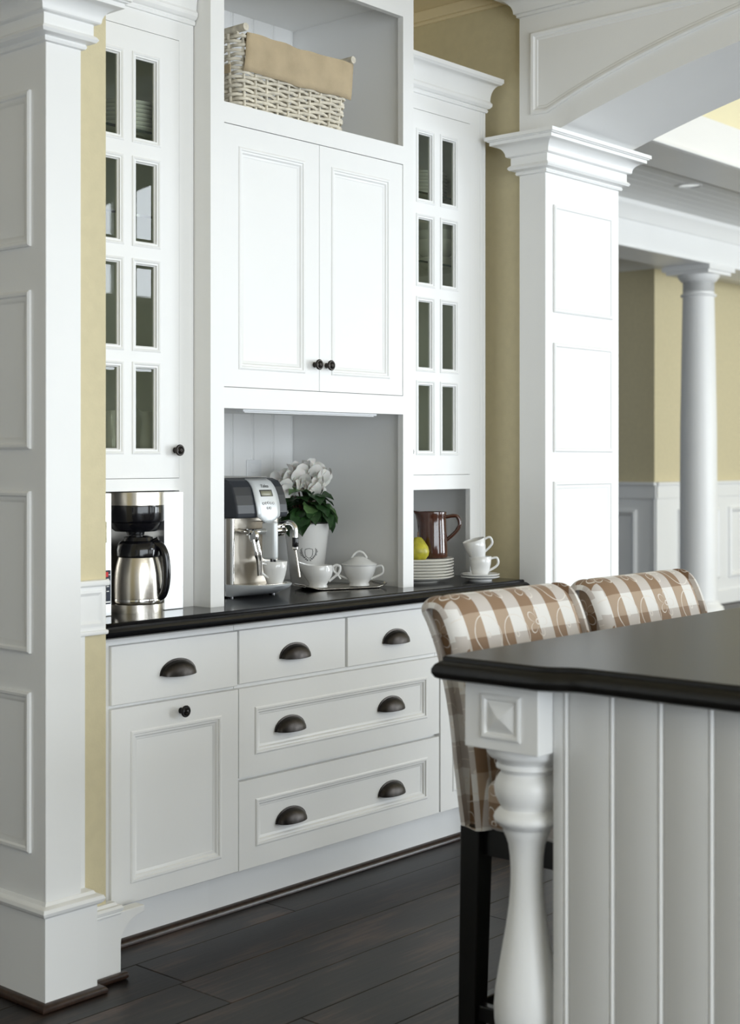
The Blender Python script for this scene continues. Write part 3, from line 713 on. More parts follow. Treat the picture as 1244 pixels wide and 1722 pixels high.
# ------------------------------------------------------------------ stools
def stool():
    s = thing('counter_stool', 'x', 'stool', (.615, -1.2, 0), group='checked stools at the island')
    X0, X1 = .352, .878
    ctr = [(-.990,.545),(-.972,.66),(-.955,.785),(-.927,.90),(-.900,.965),(-.880,1.000),(-.884,1.022),(-.905,1.036),(-.935,1.037),(-.962,1.022),(-.985,.985),(-1.008,.92),(-1.030,.82),(-1.052,.70),(-1.070,.545)]
    P = smooth_pts([(a, b, 0) for a, b in ctr], 4)
    P = [(p[0], p[1]) for p in P]
    n = len(P)
    nm = []
    for i in range(n):
        a = P[max(0, i-1)]; b = P[min(n-1, i+1)]
        t = Vector((b[0]-a[0], b[1]-a[1])).normalized(); nm.append((-t.y, t.x))
    al = [0]
    for i in range(1, n): al.append(al[-1]+math.hypot(P[i][0]-P[i-1][0], P[i][1]-P[i-1][1]))
    rd = .030
    e_ = [(rd*(1-math.sin(math.radians(a))), rd*.85*(1-math.cos(math.radians(a)))) for a in (90, 75, 60, 45, 30, 15, 0)]
    st = [(X0+d_, i_) for d_, i_ in e_[::-1]] + [(X0+rd+(X1-X0-2*rd)*i/12, 0) for i in range(1, 12)] + [(X1-d_, i_) for d_, i_ in e_]
    cen = (sum(p[0] for p in P)/n, sum(p[1] for p in P)/n)
    sgn = 1 if sum(P[i][0]*P[(i+1) % n][1]-P[(i+1) % n][0]*P[i][1] for i in range(n)) < 0 else -1
    loc = ROOT[s.name]
    bm = bmesh.new(); ul = bm.loops.layers.uv.new('UVMap')
    grid = []
    for x, ins in st:
        grid.append([bm.verts.new((x-loc.x, P[i][0]-sgn*nm[i][0]*ins-loc.y, P[i][1]-sgn*nm[i][1]*ins-loc.z)) for i in range(n)])
    def face(vs, uvs):
        f = bm.faces.new(vs)
        for l, u in zip(f.loops, uvs): l[ul].uv = u
        f.smooth = True
    for j in range(len(st)-1):
        for i in range(n):
            k = (i+1) % n
            half = al[-1]/2
            vv = lambda a_: .545+(a_ if a_ < half else al[-1]-a_)
            ai, ak = (vv(al[i]), vv(al[k])) if k else (.545, .545)
            q4 = [grid[j][i], grid[j+1][i], grid[j+1][k], grid[j][k]]
            if j < 4 or j > len(st)-6: face(q4, [(q.co.y+.05, q.co.z) for q in q4])
            else: face(q4, [(st[j][0], ai), (st[j+1][0], ai), (st[j+1][0], ak), (st[j][0], ak)])
    for row in (grid[0], grid[-1]):
        # side panel: strips from rear edge to front edge
        m = n//2
        for i in range(m):
            a, b, c, d2 = row[i], row[i+1], row[n-2-i], row[n-1-i]
            if len({a, b, c, d2}) < 4:
                if len({a, b, d2}) == 3: face([a, b, d2], [(q.co.y+.05, q.co.z) for q in (a, b, d2)])
                continue
            face([a, b, c, d2], [(q.co.y+.05, q.co.z) for q in (a, b, c, d2)])
    bmesh.ops.recalc_face_normals(bm, faces=bm.faces)
    me = bpy.data.meshes.new('backrest'); bm.to_mesh(me); bm.free(); me.materials.append(M['fabric'])
    me.set_sharp_from_angle(angle=math.radians(60))
    o = bpy.data.objects.new('backrest', me); COL.objects.link(o); o.parent = s; ROOT[o.name] = loc
    B(MB().box(X0+.004, X1-.004, -1.43, -1.062, .545, .655), 'seat', 'fabric', s, bevel=0.024, seg=5, smooth=179, uvbox=True)
    B(MB().box(X0+.03, X1-.03, -1.40, -1.00, .485, .546), 'apron', 'blackwood', s, bevel=0.002)
    for sx, sy in ((0,0),(1,0),(0,1),(1,1)):
        x = X0+.036 if sx == 0 else X1-.036
        y = -1.020 if sy == 0 else -1.385
        yb_ = y+.015 if sy == 0 else y
        h = .026; hb = .022
        m2 = MB().loops([[(x-h,y-h,.547),(x+h,y-h,.547),(x+h,y+h,.547),(x-h,y+h,.547)],[(x-hb,yb_-hb,0),(x+hb,yb_-hb,0),(x+hb,yb_+hb,0),(x-hb,yb_+hb,0)]], cap0=True, cap1=True)
        B(m2, 'leg', 'blackwood', s, bevel=0.003)
    for x in (X0+.036, X1-.036):
        B(MB().box(x-.012, x+.012, -1.37, -1.02, .125, .160), 'stretcher', 'blackwood', s, bevel=0.003)
    B(MB().box(X0+.05, X1-.05, -1.395, -1.372, .18, .22), 'stretcher', 'blackwood', s, bevel=0.003)
    B(MB().box(X0+.05, X1-.05, -1.02, -.998, .125, .160), 'stretcher', 'blackwood', s, bevel=0.003)
    return s
s1 = stool()
s1['label'] = 'brown checked upholstered counter stool next to the turned island post'
dup(s1, (.615+.592, -1.2, 0), label='brown checked upholstered counter stool farther along the island, away from the post', group='checked stools at the island')

# ------------------------------------------------------------------ basket on the open shelf
bk = thing('wicker_basket', 'whitewashed wicker basket with tan linen liner on the open shelf', 'basket', (1.075, .37, 2.382))
def rr(x0, x1, y0, y1, r, n=5):
    out = []
    for cx, cy, a in ((x1-r, y0+r, -90), (x1-r, y1-r, 0), (x0+r, y1-r, 90), (x0+r, y0+r, 180)):
        for i in range(n+1):
            t_ = math.radians(a+90*i/n); out.append((cx+r*math.cos(t_), cy+r*math.sin(t_)))
    return out
def peri(poly, step):
    P = poly+[poly[0]]; L_ = sum(math.dist(P[i], P[i+1]) for i in range(len(poly)))
    n = int(L_/step); n += n % 2
    out = []; seg = 0; acc = 0
    for k in range(n):
        d_ = L_*k/n
        while acc+math.dist(P[seg], P[seg+1]) < d_: acc += math.dist(P[seg], P[seg+1]); seg += 1
        l = math.dist(P[seg], P[seg+1]); t_ = (d_-acc)/l
        tx, ty = (P[seg+1][0]-P[seg][0])/l, (P[seg+1][1]-P[seg][1])/l
        out.append((P[seg][0]+tx*l*t_, P[seg][1]+ty*l*t_, ty, -tx))
    return out
def bpoly(z):
    e = (z-2.382)/.23*.022
    return rr(.845-e, 1.302+e, .205-e*.6, .52+e, .028)
wv = MB(); NR = 17
base_p = peri(bpoly(2.39), .0225)
for k in range(NR):
    z = 2.390+.0128*k
    pr = peri(bpoly(z), .0225)
    m_ = min(len(pr), len(base_p)); n_ = len(base_p)
    poly = bpoly(z); P = poly+[poly[0]]
    L_ = sum(math.dist(P[i], P[i+1]) for i in range(len(poly)))
    pts = []
    cnt = n_*2
    # resample to a fixed count so stakes line up from row to row
    acc = 0; seg = 0
    for q in range(cnt):
        d_ = L_*q/cnt
        while acc+math.dist(P[seg], P[seg+1]) < d_: acc += math.dist(P[seg], P[seg+1]); seg += 1
        l = math.dist(P[seg], P[seg+1]); t_ = (d_-acc)/l
        tx, ty = (P[seg+1][0]-P[seg][0])/l, (P[seg+1][1]-P[seg][1])/l
        off = .0062*math.cos(PI*q/4+PI*(k % 2))
        pts.append((P[seg][0]+tx*l*t_+ty*off, P[seg][1]+ty*l*t_-tx*off, z+random.uniform(-.0012,.0012)))
    wv.tube(pts, .0052, 6, closed=True)
w = stuff(B(wv, 'woven_strands', 'wicker', bk, smooth=60))
sk = MB()
po0 = bpoly(2.385); po1 = bpoly(2.60)
def samp(poly, fr):
    P = poly+[poly[0]]; L_ = sum(math.dist(P[i], P[i+1]) for i in range(len(poly))); d_ = L_*fr; acc = 0
    for i in range(len(poly)):
        l = math.dist(P[i], P[i+1])
        if acc+l >= d_: t_ = (d_-acc)/l; return (P[i][0]+(P[i+1][0]-P[i][0])*t_, P[i][1]+(P[i+1][1]-P[i][1])*t_)
        acc += l
    return P[0]
nst = len(base_p)//2
for k in range(nst):
    a = samp(po0, k/nst); b = samp(po1, k/nst); sk.tube([(a[0],a[1],2.384),(b[0],b[1],2.605)], .0042, 5)
stuff(B(sk, 'stakes', 'wicker', bk, smooth=60))
ends = []
for xa in (.838, 1.312):
    B(MB().tube([(xa,.170,2.618),(xa,.545,2.618)], .0115, 12), 'handle_rod', 'wicker', bk, smooth=50)
    # raised woven end below the rod
    e = MB()
    for k in range(4):
        e.tube([(xa+(.004 if q % 2 else -.004), .20+.03*q, 2.598+.007*k-.004) for q in range(12)], .0045, 6)
    stuff(B(e, 'handle_weave', 'wicker', bk, smooth=60))
ln = MB(); pts_t = []; cols_ = 26
L_ = []
for fr in range(8):
    row = []
    for i in range(cols_+1):
        u = i/cols_; x = .852+.464*u
        sag = .004*math.sin(u*9)+.003*math.sin(u*23)
        if fr == 0: row.append((x, .225, 2.585+sag))
        else:
            q = (fr-1)/6
            zt = 2.607+sag*.5-.115*q
            e = (zt-2.382)/.23*.022
            row.append((x+(.006*(1-q) if u > .98 else 0)-(.010*q if u < .02 else 0), .205-e*.6-.0125-.004*math.sin(q*PI)+.002*math.sin(u*31+q*5), zt))
    L_.append(row)
ln.loops(L_, close=False)
lo = B(ln, 'linen_liner', 'linen', bk, smooth=70)
sm = lo.modifiers.new('thick', 'SOLIDIFY'); sm.thickness = .002
B(MB().box(.815, .819, .215, .53, 2.487, 2.512), 'liner_strap', 'linen', bk, bevel=0.001)

# ------------------------------------------------------------------ crockery meshes
def ring_wave(k, amp): return lambda a, r, z: 1+(amp*math.cos(k*a) if r > .08 else 0)
def plate_obj(name, R, h=.018, mt='china', wave=0, n=48):
    pr = [(0,.002),(R*.52,.002),(R*.54,0),(R*.60,0),(R*.62,.004),(R*.80,.008),(R,h),(R+.001,h+.002),(R-.002,h+.004),(R*.82,.0125),(R*.62,.0085),(0,.0075)]
    return mesh_of(MB().lathe(pr, n=n, cap=False, wob=ring_wave(14, .010) if wave else None), name, M[mt], 50)
def put(me, name, loc, label, cat, group=None, rot=(0,0,0)):
    o = bpy.data.objects.new(name, me); COL.objects.link(o); o.location = loc; o.rotation_euler = rot
    return tag(o, label, cat, group)
def handle_pts(r0, z0, r1, z1, bulge, ang=0, k=6):
    P = [(r0-.004, 0, z0), (r0+bulge*.75, 0, z0+.004), (r0+bulge, 0, z0-(z0-z1)*.28), (r0+bulge*.72, 0, z0-(z0-z1)*.62), (r1-.003, 0, z1)]
    P = smooth_pts(P, k)
    return [(x*math.cos(ang), x*math.sin(ang), z) for x, _, z in P]
HA = math.atan2(-.7517, .6595)     # a handle turned to this angle is seen side-on to the right

# plates, pear, pitcher
PL = plate_obj('plate', .134, .017, 'cream_china', 1)
for k in range(7):
    put(PL, 'plate', (1.783, .302, ZC+.0103*k), 'white scalloped plate in the stack under the pear', 'plate', 'stacked scalloped plates in the open niche', (0,0,.35*k))
topz = ZC+.0103*6+.0075
pe = thing('pear', 'ripe yellow-green pear lying on the stack of plates', 'pear', (1.722, .240, topz+.006))
B(MB().lathe([(.0,.003),(.012,.0),(.026,.006),(.036,.020),(.039,.034),(.035,.050),(.026,.064),(.018,.075),(.012,.082),(.0,.084)], n=28, cap=False), 'fruit', 'pear', pe, smooth=80, local=True)
B(MB().tube([(0,0,.080),(.001,.001,.090),(.004,.002,.101)], .0022, 8), 'stalk', 'stem', pe, smooth=60, local=True)
pi_ = thing('pitcher', 'glossy brown glazed pitcher behind the pear on the plates', 'pitcher', (1.824, .258, topz+.0125))
pm = MB().lathe([(.0,.0),(.050,.0),(.053,.003),(.054,.02),(.052,.06),(.049,.11),(.048,.148),(.050,.158),(.0495,.161),(.046,.160),(.043,.15),(.045,.02),(.0,.008)], n=40, cap=False)
sa = HA+PI
for i, (x, y, z) in enumerate(pm.v):
    if z > .115:
        a = math.atan2(y, x)-sa; a = math.atan2(math.sin(a), math.cos(a))
        k_ = math.exp(-(a/.33)**2)*((z-.115)/.046)**1.6
        pm.v[i] = (x+math.cos(sa)*.022*k_, y+math.sin(sa)*.022*k_, z+.005*k_)
B(pm, 'jug', 'brown', pi_, smooth=70, local=True)
B(MB().tube(handle_pts(.047, .142, .050, .060, .048, HA, 8), .0068, 10), 'handle', 'brown', pi_, smooth=70, local=True)
B(MB().lathe([(0,-.009),(.048,-.009),(.059,-.005),(.060,-.002),(.057,-.001),(.048,-.004),(0,-.004)], n=40, cap=False), 'under_dish', 'cream_china', pi_, smooth=50, local=True)

# cups and saucers at the end of the worktop
SA = plate_obj('saucer', .068, .012, 'china', 0, 40)
for k in range(2):
    put(SA, 'saucer', (1.958, .150, ZC+.009*k), 'white saucer stacked under the cups at the worktop end', 'saucer', 'saucers under the stacked cups')
def cup(name, label, loc, s=1.0, rot=(0,0,0), hang=HA):
    c = thing(name, label, 'cup', loc)
    c.rotation_euler = rot
    B(MB().lathe([(0,.004),(.020*s,.004),(.022*s,0),(.026*s,0),(.027*s,.004),(.032*s,.018*s),(.0375*s,.042*s),(.0400*s,.068*s),(.0390*s,.069*s),(.0365*s,.042*s),(.031*s,.019*s),(.02*s,.008),(0,.007)], n=36, cap=False), 'bowl', 'china', c, smooth=60, local=True)
    B(MB().tube(handle_pts(.0385*s, .060*s, .033*s, .018*s, .025*s, hang, 6), .0042*s, 8), 'handle', 'china', c, smooth=60, local=True)
    return c
cup('coffee_cup', 'white coffee cup standing upright on two saucers', (1.958, .150, ZC+.016), 1.0)
cup('coffee_cup', 'white coffee cup tilted on top of another cup', (1.951, .153, ZC+.016+.062), .98, (math.radians(-8), math.radians(-14), 0))

# ------------------------------------------------------------------ tray, creamer, sugar bowl
tr = thing('serving_tray', 'slim silver serving tray under the creamer and sugar bowl', 'tray', (1.415, .322, ZC+.0005), math.radians(-21))
tm = MB(); L_ = []
for i in range(17):
    u = -1+2*i/16; x = .148*u; lift = .010*max(0, abs(u)-.72)/.28
    L_.append([(x, -.072+.02*abs(u)**6, .003+lift+.002), (x, -.064+.02*abs(u)**6, .001+lift), (x, .064-.02*abs(u)**6, .001+lift), (x, .072-.02*abs(u)**6, .003+lift+.002)])
tm.loops(L_, close=False)
o = B(tm, 'tray_plate', 'steel', tr, smooth=50, local=True)
sm = o.modifiers.new('thick', 'SOLIDIFY'); sm.thickness = .0025; sm.offset = 1
for sx in (-1, 1): B(MB().tube([(sx*.145, -.04, .0145), (sx*.153, -.025, .0165), (sx*.153, .025, .0165), (sx*.145, .04, .0145)], .0028, 8), 'handle', 'chrome', tr, smooth=60, local=True)

TZ = ZC+.005
cr = thing('creamer', 'white china creamer with looped handle on the silver tray', 'creamer', (1.338, .350, TZ))
cm_ = MB().lathe([(0,.003),(.026,.003),(.028,0),(.031,0),(.0315,.004),(.029,.010),(.036,.022),(.046,.038),(.049,.052),(.0475,.066),(.046,.072),(.0445,.072),(.046,.06),(.046,.050),(.042,.036),(.03,.016),(0,.010)], n=44, cap=False)
for i, (x, y, z) in enumerate(cm_.v):
    a = math.atan2(y, x)-sa; a = math.atan2(math.sin(a), math.cos(a))
    if z > .03:
        k_ = math.exp(-(a/.5)**2)*((z-.03)/.042)**1.4
        cm_.v[i] = (x+math.cos(sa)*.030*k_, y+math.sin(sa)*.030*k_, z+.014*k_)
cm_.v = [(x, y, z*1.02) for x, y, z in cm_.v]
B(cm_, 'bowl', 'china', cr, smooth=70, local=True)
P = smooth_pts([(.044,0,.064),(.058,0,.073),(.072,0,.068),(.070,0,.050),(.056,0,.036),(.036,0,.020)], 6)
B(MB().tube([(x*math.cos(HA), x*math.sin(HA), z) for x,_,z in P], .0042, 8), 'handle', 'china', cr, smooth=60, local=True)
P = smooth_pts([(.050,0,.066),(.052,0,.053),(.062,0,.043),(.074,0,.027)], 5)
B(MB().tube([(x*math.cos(HA), x*math.sin(HA), z) for x,_,z in P], .0030, 8), 'handle_curl', 'china', cr, smooth=60, local=True)
sg_ = thing('sugar_bowl', 'white china sugar bowl with domed lid on the silver tray', 'sugar bowl', (1.478, .293, TZ))
B(MB().lathe([(0,.003),(.028,.003),(.030,0),(.034,0),(.0345,.004),(.031,.010),(.040,.024),(.051,.042),(.056,.060),(.057,.068),(.055,.069),(.05,.045),(.03,.016),(0,.012)], n=44, cap=False), 'bowl', 'china', sg_, smooth=70, local=True)
ld = B(MB().lathe([(.059,.069),(.060,.072),(.056,.075),(.045,.080),(.034,.087),(.022,.094),(.010,.098),(0,.099)], n=44, cap=False), 'lid', 'china', sg_, smooth=60, local=True)
P = smooth_pts([(-.026,0,.092),(-.014,0,.108),(0,0,.114),(.014,0,.108),(.026,0,.092)], 6)
B(MB().tube([(x*math.cos(HA), x*math.sin(HA), z) for x,_,z in P], .0040, 8), 'lid_loop', 'china', ld, smooth=60, local=True)
for a in (HA, sa): B(MB().tube(handle_pts(.054, .062, .040, .022, .026, a, 6), .0040, 8), 'handle', 'china', sg_, smooth=60, local=True)

# ------------------------------------------------------------------ potted cyclamen
PX, PYY = 1.412, .472
pt = thing('potted_cyclamen', 'white flowering cyclamen in a white pot with black crest', 'potted plant', (PX, PYY, ZC))
B(MB().lathe([(0,.0),(.052,.0),(.054,.003),(.0765,.205),(.0775,.210),(.0745,.210),(.0725,.200),(.072,.19)], n=44, cap=False), 'pot', 'china', pt, smooth=50, local=True)
B(MB().lathe([(.0725,.192),(.04,.197),(0,.199)], n=32, cap=False), 'soil', 'soil', pt, smooth=50, local=True)
fa = math.atan2(-FWD.y, -FWD.x)
def onpot(s, h, e=.0006):
    r = .054+(.0765-.054)*h/.205+e
    a = fa+s/r
    return (r*math.cos(a), r*math.sin(a), h)
cre = MB(); cs, ch = .010, .110
def ribbon(pts, w):
    n = len(pts); A_ = []; B_ = []
    for i in range(n):
        a = pts[max(0,i-1)]; b = pts[min(n-1,i+1)]
        t_ = Vector((b[0]-a[0], b[1]-a[1])); t_ = t_.normalized() if t_.length > 0 else Vector((1,0))
        ww = w if not isinstance(w, list) else w[i]
        A_.append(onpot(pts[i][0]-t_.y*ww, pts[i][1]+t_.x*ww)); B_.append(onpot(pts[i][0]+t_.y*ww, pts[i][1]-t_.x*ww))
    cre.loops([A_, B_], close=False)
sh = [(-.012,.016),(-.006,.017),(0,.0185),(.006,.017),(.012,.016),(.0135,.008),(.012,-.004),(.007,-.011),(0,-.0145),(-.007,-.011),(-.012,-.004),(-.0135,.008),(-.012,.016)]
ribbon([(cs+a, ch+b) for a, b in sh], .0008)
for sx in (-1, 1):
    ribbon([(cs+sx*(.003+.022*math.sin(q*.26)), ch-.022+.0052*q*.9) for q in range(8)], .0006)
    for q in range(9):
        bx = cs+sx*(.004+.022*math.sin(q*.24)); bz = ch-.023+.0046*q
        for dd in (-1, 1):
            ang = math.radians(60+dd*48)+random.uniform(-.3,.3)
            l = random.uniform(.004,.007)
            p2 = (bx+sx*math.cos(ang)*l, bz+math.sin(ang)*l)
            mid = ((bx+p2[0])/2, (bz+p2[1])/2)
            ribbon([(bx,bz), mid, p2], [.0003,.0013,.0003])
B(cre, 'crest', 'ink', pt, local=True)
# leaves
def leaf_mesh(mt):
    mb = MB(); L_ = []; nu = 9
    for i in range(nu+1):
        t_ = i/nu
        w = .034*math.sin(PI*min(1, t_*.92+.08))**.7*(1-.15*t_)+.001
        row = []
        for j in range(-3, 4):
            v = j/3
            row.append((.078*t_-.012*(1-abs(v))*0 - (.014*abs(v) if t_ < .15 else 0), w*v*(1+.06*math.cos(i*2.2)), .012*math.sin(t_*PI)-.026*t_*t_+.006*abs(v)*abs(v)-.003*math.cos(i*2)*abs(v)))
        L_.append(row)
    mb.loops(L_, close=False)
    return mesh_of(mb, 'leaf', M[mt], 179)
LF, LF2 = leaf_mesh('leaf'), leaf_mesh('leaf_lite')
random.seed(11)
for k in range(40):
    a = 2*PI*k*.381966+.4
    rad = .012+.040*(k % 5)/4
    tilt = -.15+.75*(k % 5)/4+random.uniform(-.2,.2)
    z = .292-.062*(k % 5)/4+random.uniform(-.012,.014)
    o = inst(LF2 if k % 6 == 0 else LF, 'leaf', pt, (rad*math.cos(a), rad*math.sin(a), z), (random.uniform(-.3,.3), tilt, a), world=False, scale=random.uniform(.80,1.15))
    if k % 2 == 0: B(MB().tube(smooth_pts([(0,0,.195),(rad*.4*math.cos(a), rad*.4*math.sin(a), .225),(rad*math.cos(a), rad*math.sin(a), z)], 3), .0016, 5), 'leaf_stalk', 'fstem', pt, smooth=60, local=True)
def petal_mesh():
    mb = MB(); L_ = []; n_ = 8
    for i in range(n_+1):
        t_ = i/n_
        w = .0185*math.sin(PI*(.08+.70*t_))**.7
        L_.append([(w*v+.004*math.sin(t_*2.5), .004+.010*math.sin(t_*PI*.8)+.006*v*v, .040*t_-.004*abs(v)*t_) for v in (-1,-.5,0,.5,1)])
    mb.loops(L_, close=False)
    return mesh_of(mb, 'petal', M['petal'], 179)
PT = petal_mesh()
random.seed(5)
fl_pos = [(-.052,.052,.352),(-.026,.030,.378),(-.010,.012,.392),(.012,-.004,.372),(.030,-.026,.352),(-.040,.034,.325),(.006,.0,.340),(-.060,.070,.330),(.022,-.018,.325),(-.018,.026,.345),(-.046,.058,.375),(.036,-.034,.372),(-.030,.046,.352),(.016,-.012,.395)]
for fx, fy, fz in fl_pos:
    st_ = B(MB().tube(smooth_pts([(fx*.2,fy*.2,.195),(fx*.45,fy*.45,.26),(fx,fy,fz-.004)], 4), .0015, 6), 'flower', 'fstem', pt, smooth=60, local=True)
    b0 = random.uniform(0, 6)
    tx, ty = random.uniform(-.4,.4), random.uniform(-.4,.4)
    for k in range(5):
        mrot = Matrix.Rotation(tx, 4, 'X') @ Matrix.Rotation(ty, 4, 'Y') @ Matrix.Rotation(b0+k*2*PI/5, 4, 'Z') @ Matrix.Rotation(random.uniform(-.75,.0), 4, 'X')
        inst(PT, 'petal', st_, (fx, fy, fz-.020), mrot.to_euler(), world=False, scale=random.uniform(1.05,1.4))

# ------------------------------------------------------------------ espresso machine
em = thing('espresso_machine', 'silver and charcoal espresso machine with display panel beside the potted cyclamen', 'coffee machine', (1.025, .45, ZC))
EX0, EX1 = .922, 1.128
B(MB().box(EX0, EX1, .325, .64, ZC+.006, 1.165), 'body', 'steel_matte', em, bevel=0.006, seg=3)
B(MB().box(EX0-.004, EX0+.004, .345, .64, ZC+.004, 1.160), 'side_panel', 'greyplastic', em, bevel=0.002)
for k in range(4): B(MB().prism([(.40+.014*k*0,1.075+.014*k),(.40,1.079+.014*k),(.46,1.103+.014*k),(.46,1.099+.014*k)], pX(EX0-.0042), -.001, .0008), 'vent_slot', 'black', em)
B(MB().tube([(EX0+.004,.322,.958),(EX0+.004,.322,1.158)], .007, 12), 'front_rail', 'chrome', em, smooth=60)
cas = [(.292,1.160),(.288,1.175),(.292,1.200),(.301,1.230),(.312,1.255),(.330,1.274),(.355,1.282),(.63,1.284),(.64,1.274),(.64,1.160)]
B(MB().prism(cas, lambda u,v,n: (n,u,v), EX0-.008, EX1+.008), 'hood', 'charcoal', em, bevel=0.006, seg=3)
B(MB().box(EX0+.01, EX1-.005, .37, .62, 1.283, 1.287), 'cup_rest', 'greyplastic', em, bevel=0.002)
# control panel: curved silver strip standing proud of the hood
def hood_y(z):
    pts = cas[1:7]
    for (y0, z0), (y1, z1) in zip(pts, pts[1:]):
        if z0 <= z <= z1: return y0+(y1-y0)*(z-z0)/(z1-z0)
    return pts[0][0] if z < pts[0][1] else pts[-1][0]
cp_ = MB(); L_ = []
for i in range(15):
    z = 1.145+(1.279-1.145)*i/14
    t_ = i/14
    xa = .997-.004*math.sin(t_*PI)+(0 if t_ > .14 else (.14-t_)*.22)
    xb = 1.088+.006*math.sin(t_*PI)-(0 if t_ > .14 else (.14-t_)*.22)
    L_.append([(xa+(xb-xa)*j/6, hood_y(z)-.004-.003*math.sin(PI*j/6), z) for j in range(7)])
cp_.loops(L_, close=False)
cpo = B(cp_, 'control_panel', 'silverplastic', em, smooth=60)
sm = cpo.modifiers.new('thick', 'SOLIDIFY'); sm.thickness = .006; sm.offset = 0
def on_panel(x, z, e): return (x, hood_y(z)-.004-.003*math.sin(PI*(x-.997)/.091)-.003-e, z)
def pquad(x0, x1, z0, z1, e, nm, mt, par):
    mb = MB(); L_ = []
    for zz in (z0, (z0+z1)/2, z1): L_.append([on_panel(x0+(x1-x0)*j/5, zz, e) for j in range(6)])
    mb.loops(L_, close=False)
    o = B(mb, nm, mt, par, smooth=60)
    s_ = o.modifiers.new('thick', 'SOLIDIFY'); s_.thickness = .0012; s_.offset = 0
    return o
pquad(1.017, 1.070, 1.226, 1.246, .0006, 'display_bezel', 'ink', cpo)
pquad(1.0195, 1.066, 1.2275, 1.2435, .0014, 'display', 'lcd', cpo)
bmesh_b = MB().lathe([(.0042,0),(.0046,.0012),(.0042,.002),(.0028,.0022),(.0024,.0014),(0,.0014)], n=14); bmesh_b.v = [(x,-z,y) for x,y,z in bmesh_b.v]
BT = mesh_of(bmesh_b, 'button', M['greyplastic'], 40)
for k in range(5): inst(BT, 'button', cpo, on_panel(1.022+.0105*k, 1.204+.001*(2-abs(k-2)), .0), (0,0,0))
for k in range(2): inst(BT, 'button', cpo, on_panel(1.0375+.0105*k, 1.190, .0), (0,0,0))
tc_ = bpy.data.curves.new('lettering', 'FONT'); tc_.body = 'Talea'; tc_.size = .016; tc_.align_x = 'CENTER'; tc_.extrude = .0002; tc_.shear = .25
to = bpy.data.objects.new('tmp_text', tc_); COL.objects.link(to)
dg = bpy.context.evaluated_depsgraph_get(); tme = bpy.data.meshes.new_from_object(to.evaluated_get(dg)); bpy.data.objects.remove(to)
tme.name = 'lettering'; tme.materials.clear(); tme.materials.append(M['ink'])
lt = inst(tme, 'lettering', cpo, on_panel(1.043, 1.2535, .0012), (PI/2-.55, 0, 0))
# brew group
br = B(MB().box(1.026, 1.049, .242, .300, 1.030, 1.150), 'brew_spout', 'silverplastic', em, bevel=0.010, seg=4, smooth=179)
B(MB().tube([(1.052,.262,1.115),(1.0545,.262,1.115)], .008, 16), 'spout_knob', 'chrome', br, smooth=50)
for x in (1.031, 1.044): B(MB().tube([(x,.258,1.034),(x,.258,1.020)], .0045, 10), 'nozzle', 'black', br, smooth=60)
B(MB().tube([(.955,.285,1.118),(1.118,.285,1.118)], .0095, 16), 'brew_bar', 'chrome', em, smooth=60)
B(MB().box(1.03,1.048,.29,.33,1.04,1.15), 'spout_mount', 'steel', em, bevel=0.003)
for x in (.958, 1.116): B(MB().tube([(x,.285,1.118),(x,.33,1.122)], .008, 12), 'bar_mount', 'chrome', em, smooth=60)
B(MB().lathe([(.0,-.008),(.016,-.008),(.018,-.004),(.018,.004),(.016,.008),(0,.008)], n=24), 'x', 'chrome', em) if False else None
kn = MB().lathe([(0,-.007),(.015,-.007),(.017,-.004),(.017,.004),(.015,.007),(0,.007)], n=24, cap=False); kn.v = [(.966+z, .268+x, 1.105+y*1.3) for x,y,z in kn.v]
B(kn, 'steam_knob', 'chrome', em, smooth=50)
for dx_ in (-.006, .010):
    B(MB().tube(smooth_pts([(.962+dx_,.262,1.095),(.966+dx_,.255,1.060),(.974+dx_*.8,.255,1.02),(.978+dx_*.6,.258,.985)], 5), [.006]*8+[.0045]*8, 10), 'steam_lever', 'chrome', em, smooth=60)
wnd = B(MB().tube(smooth_pts([(1.112,.300,1.135),(1.122,.270,1.142),(1.128,.252,1.128),(1.128,.250,1.095)], 5), .0085, 12), 'steam_wand', 'chrome', em, smooth=60)
B(MB().lathe([(.0095,1.066),(.0105,1.070),(.0105,1.092),(.0095,1.096)], (1.128,.250,0), 18), 'grip', 'black', wnd, smooth=40)
B(MB().lathe([(.004,1.056),(.009,1.060),(.009,1.066)], (1.128,.250,0), 18), 'wand_joint', 'chrome', wnd, smooth=50)
B(MB().tube([(1.128,.250,1.058),(1.130,.243,1.02),(1.133,.236,.972)], .0036, 10), 'wand_tip', 'steel', wnd, smooth=60)
B(MB().box(1.085,1.122,.285,.33,1.10,1.14), 'valve_block', 'chrome', em, bevel=0.008, seg=3, smooth=179)
# drip tray: a boat shape sweeping forward
def trayplan(o_, fwd_):
    P = []
    for i in range(17):
        t_ = -1+2*i/16
        P.append((1.030+.112*t_*(1-.0), .330-fwd_*(max(0, 1-abs(t_)**3.2))**.8))
    return P+[(1.142, .40), (.918, .40)]
L_ = []
for z, fw, sc in ((.919,.010,.96),(.924,.035,.97),(.932,.068,.985),(.942,.098,1.0),(.952,.112,1.0),(.956,.113,1.0)):
    L_.append([(1.030+(x-1.030)*sc, y, z) for x, y in trayplan(0, fw)])
dt = B(MB().loops(L_, cap0=True, cap1=True), 'drip_tray', 'silverplastic', em, smooth=40)
B(MB().prism(offset(trayplan(0,.105), -.010), lambda u,v,n: (u,v,n), .9555, .9575), 'drip_grille', 'steel', dt)
for x in (.935, 1.115): B(MB().lathe([(.010,ZC),(.010,ZC+.008)], (x,.34,0), 14), 'foot', 'black', em)
for x in (.935, 1.115): B(MB().lathe([(.010,ZC),(.010,ZC+.008)], (x,.62,0), 14), 'foot', 'black', em)
